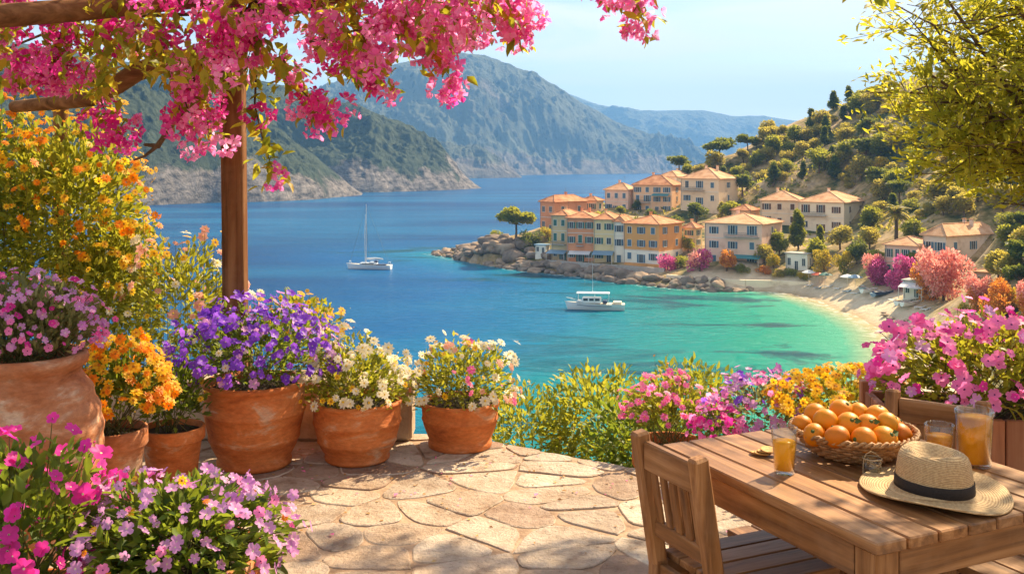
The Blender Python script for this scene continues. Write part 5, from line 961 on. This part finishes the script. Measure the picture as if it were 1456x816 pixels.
for px, py, h, k, lf, lab, fat, fl in [
    (733, 346, 52, 'pine', H_green, 'umbrella shaped tree on the rocky point', 1.05, None), (704, 341, 16, 'bush', H_green, 'round dark shrub at the seaward end of the point', 1.1, None),
    (965, 248, 27, 'pine', H_pine, 'pine with flat crown behind the upper town roofs', 1.3, None), (1022, 233, 40, 'pine', H_pine, 'wide dark pine standing against the far mountain', 1.25, None), (1063, 218, 30, 'pine', H_pine, 'smaller dark pine right of the wide pine', 1.1, None),
    (949, 384, 28, 'bush', H_mag, 'rounded deep magenta bush left of the pink house', .72, None), (995, 386, 40, 'bush', H_mag, 'larger magenta and purple bush in front of the pink house', .62, H_pk), (1033, 386, 36, 'round', H_org, 'rusty orange small tree in front of the pink house', .8, H_green),
    (978, 360, 24, 'round', H_yel, 'small yellowish tree between the orange and the pink house', 1.0, H_green), (1108, 362, 34, 'round', H_green, 'round green tree against the side of the pink house', 1.1, None), (1135, 356, 55, 'tall', H_green, 'tall dark green tree in front of the twin houses', .95, None),
    (1195, 355, 36, 'round', H_olive, 'broad round olive green tree below the twin houses', 1.25, None), (1100, 384, 24, 'round', H_yel, 'little yellow tree beside the flat roofed beach house', 1.05, None), (1172, 388, 38, 'bush', H_yel, 'wide yellow tree behind the promenade, left of its pair', .66, None), (1200, 390, 36, 'bush', H_yel, 'wide yellow green tree behind the promenade, right of its pair', .62, H_green),
    (1245, 406, 52, 'bush', H_mag, 'great magenta blossom tree at the back of the beach', .56, H_pk), (1278, 410, 54, 'bush', H_mag, 'second magenta blossom tree beside the beach tavern', .50, None), (1342, 428, 88, 'bush', H_pk, 'huge pinkish orange blossom tree in front of the lavender house', .52, H_org), (1318, 424, 60, 'bush', H_org, 'rusty orange tree left of the huge pinkish one', .5, H_green),
    (1388, 436, 52, 'bush', H_pk, 'pale pink shrub right of the huge pinkish tree', .55, H_org), (1422, 455, 66, 'bush', H_org, 'large orange yellow bush above the petunia planter', .6, H_yel), (1370, 452, 24, 'bush', H_yel, 'low yellow green bush at the top of the beach', .8, H_green), (1465, 450, 60, 'bush', H_pk, 'pink orange bush at the far right of the beach', .55, H_org),
    (905, 300, 16, 'round', H_pine, 'dark small tree between the upper town houses', 1.0, None), (1010, 300, 34, 'tall', H_pine, 'dark narrow tree beneath the large cream house', 1.2, None), (990, 318, 30, 'round', H_pine, 'dark bushy tree above the orange house roof', 1.3, None), (1040, 318, 34, 'round', H_green, 'green tree above the roof of the pink house', 1.2, None),
    (960, 330, 24, 'round', H_pine, 'dark round tree right behind the orange house', 1.3, None), (845, 300, 12, 'bush', H_pine, 'dark shrub row left of the pink upper house', 1.2, None), (882, 306, 14, 'round', H_green, 'small green tree below the pink upper house', 1.2, None), (925, 312, 16, 'round', H_pine, 'small dark tree below the teal awning', 1.2, None),
    (1072, 345, 30, 'tall', H_pine, 'slender dark tree left of the twin houses', 1.0, None), (1055, 390, 14, 'bush', H_green, 'clipped green hedge bush on the promenade', 1.5, None), (1085, 392, 12, 'bush', H_org, 'low reddish bush on the promenade', 1.2, None), (1105, 394, 12, 'bush', H_olive, 'low grey green bush on the promenade', 1.3, None), (1086, 376, 30, 'round', H_olive, 'grey green tree between the pink house and the flat roofed beach house', 1.1, None), (1158, 374, 34, 'round', H_green, 'green tree right behind the flat roofed beach house', 1.1, None), (1166, 350, 30, 'tall', H_green, 'dark tree at the foot of the twin houses, in their middle', 1.1, None), (1218, 376, 36, 'round', H_pine, 'dark round tree behind the right yellow tree', 1.2, None), (1236, 356, 34, 'round', H_olive, 'olive tree right of the twin houses', 1.2, None), (1250, 388, 30, 'round', H_green, 'green tree above the first magenta blossom tree', 1.1, None),
    (1062, 332, 24, 'round', H_pine, 'dark tree above the right corner of the pink house', 1.2, None), (1026, 314, 26, 'tall', H_olive, 'olive tree beneath the balcony of the large cream house', 1.1, None), (985, 348, 32, 'tall', H_green, 'slim green tree beside the narrow ochre house', 1.0, None), (970, 380, 20, 'bush', H_green, 'green bush between the two magenta bushes', 1.1, None), (1125, 393, 13, 'bush', H_green, 'clipped green hedge in front of the flat roofed beach house', 1.5, None), (1142, 398, 12, 'bush', H_yel, 'low yellow bush by the parasols', 1.3, H_green), (1300, 400, 40, 'round', H_green, 'green tree between the tavern and the low pink house', 1.1, None), (1235, 330, 36, 'tall', H_pine, 'dark tree against the right end of the twin houses', 1.1, None), (1300, 345, 34, 'round', H_green, 'green tree right of the palm', 1.2, None), (1420, 400, 44, 'round', H_olive, 'olive tree right of the lavender house', 1.2, None),
    (755, 350, 26, 'bush', H_pine, 'dark shrub behind the white kiosk', 1.2, None), (775, 340, 18, 'bush', H_yel, 'sunlit yellow shrub beside the tall house on the point', 1.3, H_green)]:
    put_tree(px, py, h, k, lf, lab, GT, fat=fat, fl=fl, n=1500 if h > 45 else 850, name='tree' if k != 'bush' else 'blossom_shrub' if lf in (H_mag, H_org, H_pk) else 'bush', cat='tree' if k != 'bush' else 'bush')
# palm
pp = on_ground(1274, 350); pm = thing('palm_tree', pp, 'single palm with drooping fronds between the twin houses and the lavender house', 'palm'); hp = 62 / F * pp.y; g = np.random.default_rng(3)
q = MB(); q.tube([(0, 0, -.3), (.1, 0, hp * .4), (-.02, 0, hp * .74)], [.42, .34, .36], M_bark, 9); q.build('trunk', pm)
q = MB(); q.lathe([(.01, hp * .68), (.5, hp * .72), (.55, hp * .77), (.01, hp * .8)], M_bark, 9); q.build('crown_heart', pm)
for i in range(34):
    a = g.uniform(0, 6.28); el = g.uniform(-.5, 1.3); L0 = hp * g.uniform(.34, .46); q = MB(); ca, sa = math.cos(a), math.sin(a); mid = []
    for t in np.linspace(0, 1, 9): mid.append(np.array([ca * L0 * t * math.cos(el * (1 - t * .3)), sa * L0 * t * math.cos(el * (1 - t * .3)), hp * .76 + L0 * (t * math.sin(el) - .55 * t * t)]))
    q.tube(mid, [.05] * 8 + [.01], M_stem, 4, cap=False); A = np.array(mid[1:]); dd = np.diff(np.array(mid), axis=0); side = np.cross(dd, [0, 0, 1]); side /= np.linalg.norm(side, axis=1, keepdims=True) + 1e-6
    for f in (0, .33, .66):
        for s in (-1, 1): q.inst(T_small, A - dd * f, rots_y(side * s + dd / np.linalg.norm(dd, axis=1, keepdims=True) * .7 - np.array([0, 0, .4]), g, .2), L0 * .24 * np.linspace(1, .5, 8), H_olive)
    q.build('frond', pm)
# hillside woods, tree by tree
HOUSE_PX = [(760, 270, 1050, 385), (995, 298, 1118, 390), (1075, 268, 1238, 340), (1252, 312, 1428, 430), (1110, 350, 1220, 400)]
zones = {}
def zone(px, py):
    if py < 205: return 'under the skyline' if px < 1230 else 'behind the leaning olive branches'
    if px < 1080: return 'above the large cream house'
    if px < 1240 and py < 268: return 'above the twin cream houses'
    if px < 1330: return 'around the palm'
    return 'behind the lavender grey house'
tries = 0; spots = []
while len(spots) < 200 and tries < 20000:
    tries += 1; px = rnd.uniform(955, 1540); py = rnd.uniform(120, 420)
    sky_y = np.interp(px, [900, 950, 1000, 1060, 1130, 1200, 1250, 1330, 1456, 1560], [262, 250, 236, 222, 184, 166, 156, 138, 108, 80])
    if py < sky_y + 3: continue
    if any(a - 3 < px < c + 3 and b_ < py < d_ + 8 for a, b_, c, d_ in HOUSE_PX) or (px < 1340 and py > 345) or (px < 1060 and py > 290): continue
    size = rnd.uniform(18, 34) + (py - sky_y) * .06
    if any(math.hypot((px - a) , (py - b_) * 1.6) < (size + s) * .26 for a, b_, s in spots): continue
    spots.append((px, py, size))
for i in range(26):
    px = rnd.uniform(1075, 1300); py = float(np.interp(px, [900, 950, 1000, 1060, 1130, 1200, 1250, 1330, 1456, 1560], [262, 250, 236, 222, 184, 166, 156, 138, 108, 80])) + rnd.uniform(-16, 14); spots.append((px, py, rnd.uniform(16, 30)))
spots.sort(key=lambda q: q[0])
for px, py, s in spots:
    r_ = rnd.random(); kind, lf, nm = (('pine', H_pine, 'dark pine') if r_ < .14 else ('tall', H_pine, 'dark pointed tree') if r_ < .26 else ('round', H_olive, 'grey olive tree') if r_ < .52 else ('round', H_green, 'green round tree') if r_ < .70 else ('bush', H_olive, 'olive coloured shrub') if r_ < .84 else ('bush', H_green, 'green shrub') if r_ < .93 else ('bush', H_yel, 'golden yellow shrub'))
    z_ = zone(px, py); k = zones.get((nm, z_), 0); zones[(nm, z_)] = k + 1
    if kind == 'bush': s *= .62
    put_tree(px, py, s, kind, lf, '%s on the hill %s, %s from the sea' % (nm, z_, NUM[k]), 'trees and shrubs of the hillside', fat=1.15, name='pine_tree' if kind == 'pine' else 'tree' if kind in ('tall', 'round') else 'shrub', cat='shrub' if kind == 'bush' else 'tree', n=1000)
# low scrub that nobody could count
g = np.random.default_rng(8); sx = g.uniform(10, 260, 20000); sy = g.uniform(60, 430, 20000); ok = (fbm(sx / 14, sy / 14, 4, 61) > .53); sx, sy = sx[ok], sy[ok]; sz = ground(sx, sy); dbx = seg_dist(sx, sy, BEACH); ok = (sz > SEA + 2.9) & (dbx > 24) & ((sx < 215) | (sy > 120)); sx, sy, sz = sx[ok], sy[ok], sz[ok]; sh_b = MB()
for lf_, m_ in ((H_olive, 0), (H_green, 1), (H_pine, 2)):
    w_ = np.arange(len(sx)) % 3 == m_
    for k in range(5): pp_ = np.stack([sx[w_], sy[w_], sz[w_]], 1) + g.normal(size=(w_.sum(), 3)) * np.array([.45, .45, .15]); sh_b.inst(T_clump, pp_, rots_y(g.normal(size=pp_.shape) + np.array([0, 0, .9]), g), g.uniform(.5, 1.2, len(pp_)), lf_)
tag(sh_b.build('hill_scrub'), kind='stuff')
# boulders
M_rock = noisy('shore_rock', [(0.10, 0.075, 0.06), (0.24, 0.18, 0.14), (0.36, 0.28, 0.22)], .55, .9, .8, 2.2, dist=.25, spec=.15); M_rock2 = noisy('pale_shore_rock', [(0.20, 0.14, 0.10), (0.36, 0.26, 0.18), (0.48, 0.36, 0.26)], .55, .9, .8, 2.2, dist=.25, spec=.15)  # two rock tones, the second one paler
def rock_mesh(seed, m_):
    bm = bmesh.new(); bmesh.ops.create_icosphere(bm, subdivisions=3, radius=1.0)
    from mathutils import noise as mn
    o_ = Vector((seed * 7.1, seed * 3.3, 0))
    for v_ in bm.verts: f = 1 + .34 * mn.noise(v_.co * 1.1 + o_) + .16 * mn.noise(v_.co * 2.6 + o_) + .06 * mn.noise(v_.co * 6 + o_); v_.co *= f; v_.co.z = v_.co.z * .68
    me = bpy.data.meshes.new('boulder'); bm.to_mesh(me); bm.free(); me.materials.append(m_)
    for p_ in me.polygons: p_.use_smooth = True
    return me
RK = [rock_mesh(i, M_rock if i % 3 else M_rock2) for i in range(7)]
tl = np.array(TIP); seg = np.hypot(*np.diff(tl, axis=0).T); cum = np.r_[0, np.cumsum(seg)]; rk = []
for row, (n_, back, s0, s1) in enumerate(((70, 0.2, .7, 1.7), (52, 3.0, 1.1, 2.6), (30, 6.2, .9, 2.2))):
    for i in range(n_):
        t = (i + rnd.uniform(0, .9)) / n_ * cum[-1]; k = min(int(np.searchsorted(cum, t, 'right')) - 1, len(seg) - 1); u = (t - cum[k]) / seg[k]; p = tl[k] * (1 - u) + tl[k + 1] * u; dv = (tl[k + 1] - tl[k]) / seg[k]; nv = np.array([-dv[1], dv[0]]); frac = t / cum[-1]
        if row == 2 and frac > .5: continue
        if row == 1 and frac > .93: continue
        s = rnd.uniform(s0, s1) * (.62 if frac < .12 else 1) * (1.0 if frac < .75 else .75); p = p + nv * (back + rnd.uniform(-.8, 1.4)); rk.append((p, s, frac, row))
for i in range(26):    # bare rocks on the point itself
    p = on_ground(rnd.uniform(655, 745), rnd.uniform(343, 366)); rk.append((np.array([p.x, p.y]), rnd.uniform(.8, 2.2), .1, 3))
rk.sort(key=lambda q: q[0][0]); RZ_ = {}
gzs = ground(np.array([q[0][0] for q in rk]), np.array([q[0][1] for q in rk]))
for (p, s, frac, row), zg in zip(rk, gzs):
    z = max(float(zg), SEA) + s * (.15 if row else .1); zn = 'on the bare point' if p[0] < -14 else 'below the umbrella tree' if p[0] < 8 else 'below the salmon house' if p[0] < 22 else 'below the orange house' if p[0] < 36 else 'below the promenade wall'
    lv = ('at the waterline', 'in the second row', 'under the quay', 'on top of the bank')[row]; k = RZ_.get((zn, lv), 0); RZ_[(zn, lv)] = k + 1
    o = tag(link('boulder', RK[rnd.randint(0, 6)], None, (p[0], p[1], z)), 'boulder %s %s, %s from the left' % (lv, zn, NUM[k]), 'boulder', 'boulders along the shore'); o.scale = (s * rnd.uniform(1, 1.5), s * rnd.uniform(.9, 1.2), s * rnd.uniform(.8, 1.1)); o.rotation_euler = (rnd.uniform(-.3, .3), rnd.uniform(-.3, .3), rnd.uniform(0, 6.28))
for i, (px, py, s) in enumerate([(1262, 449, .6), (1268, 455, .8), (1276, 459, .7), (1285, 462, .55), (1272, 466, .6), (1258, 445, .4), (1290, 457, .5)]):
    p = on_ground(px, py); o = tag(link('boulder', RK[i % 7], None, p), 'dark flat rock in the sand, %s of the seven from the water' % NUM[i], 'rock', 'dark rocks on the beach'); o.scale = (s * 1.7, s * 1.2, s * .6); o.rotation_euler = (0, 0, i * 1.3)
# quay and promenade wall
def wall_along(pxs, top, bot, label, m_, name='quay_wall', thick=.6):
    q = MB(); pts = []
    for px, d in pxs: pts.append(((px - CX) / F * d, d))
    for (x0, y0), (x1, y1) in zip(pts[:-1], pts[1:]): q.bar((x0, y0, (top + bot) / 2), (x1, y1, (top + bot) / 2), thick, top - bot, m_)
    o = q.build(name); tag(o, label, 'wall'); return o
wall_along([(778, 249.5), (812, 245), (850, 240), (900, 234.5), (945, 229.5)], SEA + 3.0, SEA - .5, 'rough stone quay wall above the boulders in front of the houses', M_conc)
wall_along([(948, 224), (1000, 216.5), (1060, 213), (1110, 212), (1160, 208)], SEA + 2.2, SEA - .5, 'long pale promenade wall between the gardens and the beach', W_pale, 'promenade_wall')

# ---------------------------------------------------------------- boats
M_hull = plain('white_gelcoat', (0.82, 0.82, 0.80), .25, .5); M_navy = plain('navy_stripe', (0.03, 0.05, 0.12), .3, .5); M_deck = plain('boat_deck', (0.66, 0.58, 0.46), .6); M_alu = plain('mast_metal', (0.72, 0.73, 0.75), .35, .5, .6); M_sail = plain('furled_sail', (0.78, 0.77, 0.74), .9)
def hull(b, L_, Bm, fb, m_, md, n=14, dr=.5):
    V = []; k = 7
    for i in range(n + 1):
        u = i / n; x = -L_ / 2 + L_ * u; w = Bm / 2 * (min(1, (1 - u) * 2.0) ** .62) * (.80 + .2 * math.sin(math.pi * min(1, u * 1.4))); sh_ = fb * (1 + .35 * max(0, u - .4) ** 1.5 * 2)
        for j in range(k): a = j / (k - 1); V.append((x + (a * .06 * L_ * max(0, u - .7) / .3), w * (.25 + .75 * a ** .55) if j else 0, -dr * (1 - u * .5) * (1 - a) ** 1.2 * 1.0 + sh_ * a if j else -dr * (1 - u * .5)))
    V = np.array(V); m2 = V.copy(); m2[:, 1] *= -1; idx = lambda i, j: i * k + j
    Fs = [(idx(i, j), idx(i, j + 1), idx(i + 1, j + 1), idx(i + 1, j)) for i in range(n) for j in range(k - 1)]
    b.add(V, Fs, m_, True); b.add(m2, [f[::-1] for f in Fs], m_, True)
    b.add(np.r_[V[:k], m2[:k]], [tuple(range(k)) + tuple(range(2 * k - 1, k, -1))], m_)
    top = np.array([V[idx(i, k - 1)] for i in range(n + 1)]); t2 = top.copy(); t2[:, 1] *= -1; D_ = np.r_[top, t2] - np.array([0, 0, .05]); b.add(D_, [(i, i + 1, n + 2 + i, n + 1 + i) for i in range(n)], md)
    return top
def boat(name, px, py, rz, label, cat): d = dsea(py); return thing(name, ((px - CX) / F * d, d, SEA), label, cat, rz=rz)
yb = boat('sailing_yacht', 526, 382.5, R(172), 'white sailing yacht at anchor with bare mast, out in the bay', 'sailboat'); b = MB(); top = hull(b, 11.4, 3.5, 1.15, M_hull, M_deck); b.build('hull', yb)
b = MB(); b.box((.3, 0, 1.42), (4.6, 2.0, .5), M_hull, bev=.2); b.box((-.9, 0, 1.75), (1.8, 1.8, .35), M_hull, bev=.12); b.build('cabin', yb)
for s in (-1, 1): b = MB(); b.box((.3, s * 1.005, 1.48), (3.2, .02, .2), M_pane); b.build('cabin_window', yb)
b = MB(); b.box((-3.2, 0, 1.3), (2.6, 1.9, .12), M_navy); b.build('cockpit', yb); b = MB(); b.box((-1.7, 0, 2.0), (.9, 1.7, .55), M_navy, bev=.2); b.build('spray_hood', yb)
mh = 92 / F * yb.location.y
b = MB(); b.tube([(1.0, 0, 1.2), (1.0, 0, mh)], [.11, .07], M_alu, 8); b.build('mast', yb); b = MB(); b.tube([(.9, 0, 2.5), (-3.6, 0, 2.55)], .08, M_alu, 8); b.build('boom', yb); b = MB(); b.tube([(.8, 0, 2.72), (-1.5, 0, 2.80), (-3.4, 0, 2.68)], [.16, .22, .12], M_sail, 8); b.build('furled_sail', yb)
for a, c in (((5.4, 0, 1.6), (1.0, 0, mh - .3)), ((-5.3, 0, 1.3), (1.0, 0, mh - .1)), ((.6, 1.6, 1.2), (1.0, 0, mh * .72)), ((.6, -1.6, 1.2), (1.0, 0, mh * .72))): b = MB(); b.tube([a, c], .03, M_rail, 4); b.build('stay', yb)
b = MB(); b.tube([(1.25, 0, 1.6), (1.4, 0, mh * .5), (1.2, 0, mh * .85)], [.09, .1, .04], M_sail, 6); b.tube([(.99, -.9, mh * .62), (.99, .9, mh * .62)], .03, M_alu, 4); b.build('spreader', yb)
b = MB(); b.tube([(-5.2, -1.2, 1.2), (-5.2, -1.2, 1.9), (-5.3, 0, 1.95), (-5.2, 1.2, 1.9), (-5.2, 1.2, 1.2)], .03, M_alu, 4); b.tube([(5.2, -.5, 1.5), (5.3, -.4, 2.1), (5.6, 0, 2.1), (5.3, .4, 2.1), (5.2, .5, 1.5)], .03, M_alu, 4); b.build('railing', yb)
mbt = boat('motor_boat', 848, 440, R(-14), 'white motor boat with canopy roof gliding through the turquoise bay', 'boat'); b = MB(); hull(b, 10.6, 3.2, 1.15, M_hull, M_deck); b.build('hull', mbt)
mbt.rotation_euler = (0, 0, R(174))
b = MB(); b.box((.9, 0, 1.75), (3.6, 2.0, 1.1), M_hull, bev=.18); b.box((3.0, 0, 1.5), (1.4, 1.5, .5), M_hull, bev=.2); b.build('cabin', mbt)
for s in (-1, 1):
    for x in (-.2, .9, 2.0): b = MB(); b.box((x, s * 1.005, 1.95), (.85, .02, .45), M_pane); b.build('cabin_window', mbt)
b = MB(); b.box((.6, 0, 3.12), (6.2, 2.4, .12), M_hull, bev=.05); b.build('canopy_roof', mbt)
for x in (-2.3, .3, 3.4):
    for s in (-1, 1): b = MB(); b.tube([(x, s * 1.1, 1.1), (x, s * 1.1, 3.1)], .045, M_alu, 5); b.build('canopy_post', mbt)
b = MB(); b.box((-3.9, 0, 1.35), (1.6, 2.0, .45), M_deck, bev=.1); b.box((-1.6, 0, 1.5), (.9, 1.6, .5), M_navy, bev=.1); b.build('stern_bench', mbt); b = MB(); b.tube([(.7, 0, 3.2), (.7, 0, 8.6)], [.05, .025], M_alu, 6); b.build('aerial', mbt); b = MB(); b.tube([(3.4, -1.0, 1.5), (4.6, -.6, 2.0), (5.7, 0, 2.25), (4.6, .6, 2.0), (3.4, 1.0, 1.5)], .03, M_alu, 4); b.build('bow_rail', mbt)
b = MB()
for s in (-1, 1): b.tube([(-5.1, s * .95, .78), (-2, s * 1.5, .80), (1.5, s * 1.5, .86), (3.6, s * 1.08, 1.02)], .05, M_navy, 5)
b.build('rubbing_strake', mbt)
# wake behind the motor boat

def rowboat(px, py, rz, label, m_):
    p = on_ground(px, py); o = thing('rowing_boat', p + Vector((0, 0, .18)), label, 'rowing boat', 'small boats pulled up on the beach', rz); b = MB(); hull(b, 3.8, 1.5, .55, m_, M_deck, 8, .2); b.build('hull', o)
    for x in (-.8, .5): b = MB(); b.box((x, 0, .56), (.25, 1.2, .05), S_brown); b.build('bench', o)
for px, py, rz, lab, m_ in [(1236, 419, .4, 'white rowing boat on the sand nearest the promenade', M_hull), (1246, 423, .9, 'pale blue rowing boat beside the white one on the sand', A_blue), (1256, 420, .2, 'dark hulled rowing boat in the shade of the magenta tree', M_navy), (1285, 434, .5, 'white rowing boat lying right of the tavern steps', M_hull), (1295, 437, .35, 'last white boat on the sand, nearest to the flower planter', M_hull), (1226, 415, 1.2, 'teal rowing boat close under the yellow trees', A_teal)]: rowboat(px, py, rz, lab, m_)
def parasol(px, py, label, m_):
    p = on_ground(px, py); o = thing('beach_parasol', p, label, 'parasol', 'parasols at the back of the beach'); b = MB(); b.tube([(0, 0, -.2), (0, 0, 2.5)], .035, M_frame, 6); b.build('pole', o); b = MB(); b.lathe([(1.5, 2.05), (.8, 2.38), (.01, 2.6), (.8, 2.33), (1.5, 2.0), (1.5, 2.05)], m_, 8, sm=False); b.build('canopy', o)
for px, py, lab, m_ in [(1150, 404, 'white parasol left of the red awning on the promenade', A_white), (1163, 405, 'red orange parasol on the promenade', leafy('parasol_red', [(0.6, 0.12, 0.05)], .3)), (1174, 406, 'green parasol on the promenade', S_green), (1205, 409, 'large white parasol in front of the yellow trees', A_white), (1216, 411, 'blue grey parasol at the head of the beach', A_blue), (1302, 428, 'white parasol in front of the beach tavern', A_white)]: parasol(px, py, lab, m_)

# fallen petals
for x, y, lab in ((at(430, 5.2), 5.28, 'pink petal fallen on the stones before the purple flower pot'), (at(560, 4.9), 4.9, 'pink petal fallen in front of the white flower pots'), (at(470, 4.4), 4.4, 'pink petal fallen near the lilac blossoms'), (at(760, 4.9), 4.9, 'pink petal fallen in the open middle of the floor')):
    b = MB(); b.add([(0, 0, 0), (.016, -.012, .006), (.034, 0, .004), (.016, .012, .007)], [(0, 1, 2, 3)], C_pink); o = b.build('fallen_petal', None, (x, y, .006)); o.rotation_euler = (0, 0, x * 9); tag(o, lab, 'petal', 'petals fallen on the terrace')

# sun loungers on the sand
for i, (px, py) in enumerate([(1150, 409), (1162, 411), (1176, 412), (1190, 414), (1203, 417), (1214, 420), (1268, 430), (1278, 433), (1306, 440), (1314, 443)]):
    p = on_ground(px, py); o = thing('sun_lounger', p, ('pale sun lounger on the sand, %s from the promenade end' % NUM[i]), 'sun lounger', 'sun loungers on the beach', R(-60 + 12 * (i % 3))); b = MB(); b.box((0, 0, .32), (1.3, .65, .07), (A_white, A_blue, A_white)[i % 3]); b.build('seat', o); b = MB(); b.bar((.62, 0, .32), (1.15, 0, .72), .65, .07, (A_white, A_blue, A_white)[i % 3], up=(0, 0, 1)); b.build('backrest', o)
    for x in (-.55, .55):
        for y in (-.28, .28): b = MB(); b.box((x, y, .13), (.06, .06, .3), M_frame); b.build('leg', o)

# dry leaves and petals caught between the pots and the stones
g = np.random.default_rng(99); n = 420; x = g.uniform(-2.6, 1.4, n); y = 5.85 - np.abs(g.normal(size=n)) * .75; ok = (y > 2.5) & (y < 5.75 - np.maximum(0, x + .1) * .66); x, y = x[ok], y[ok]; L_dryl = LF('dry_leaf', (0.20, 0.09, 0.03), (0.38, 0.20, 0.06), (0.46, 0.32, 0.10), trans=.2)
b = MB(); w = g.uniform(size=len(x)) < .72; p = np.stack([x, y, np.full(len(x), .006)], 1)
for sel, m_, sz in ((w, L_dryl, .022), (~w, C_pink, .017)): d = g.normal(size=(sel.sum(), 3)); d[:, 2] *= .12; b.inst(T_clump, p[sel], rots_y(d, g, .15), sz * g.uniform(.6, 1.3, sel.sum()), m_)
tag(b.build('leaf_litter'), kind='stuff')
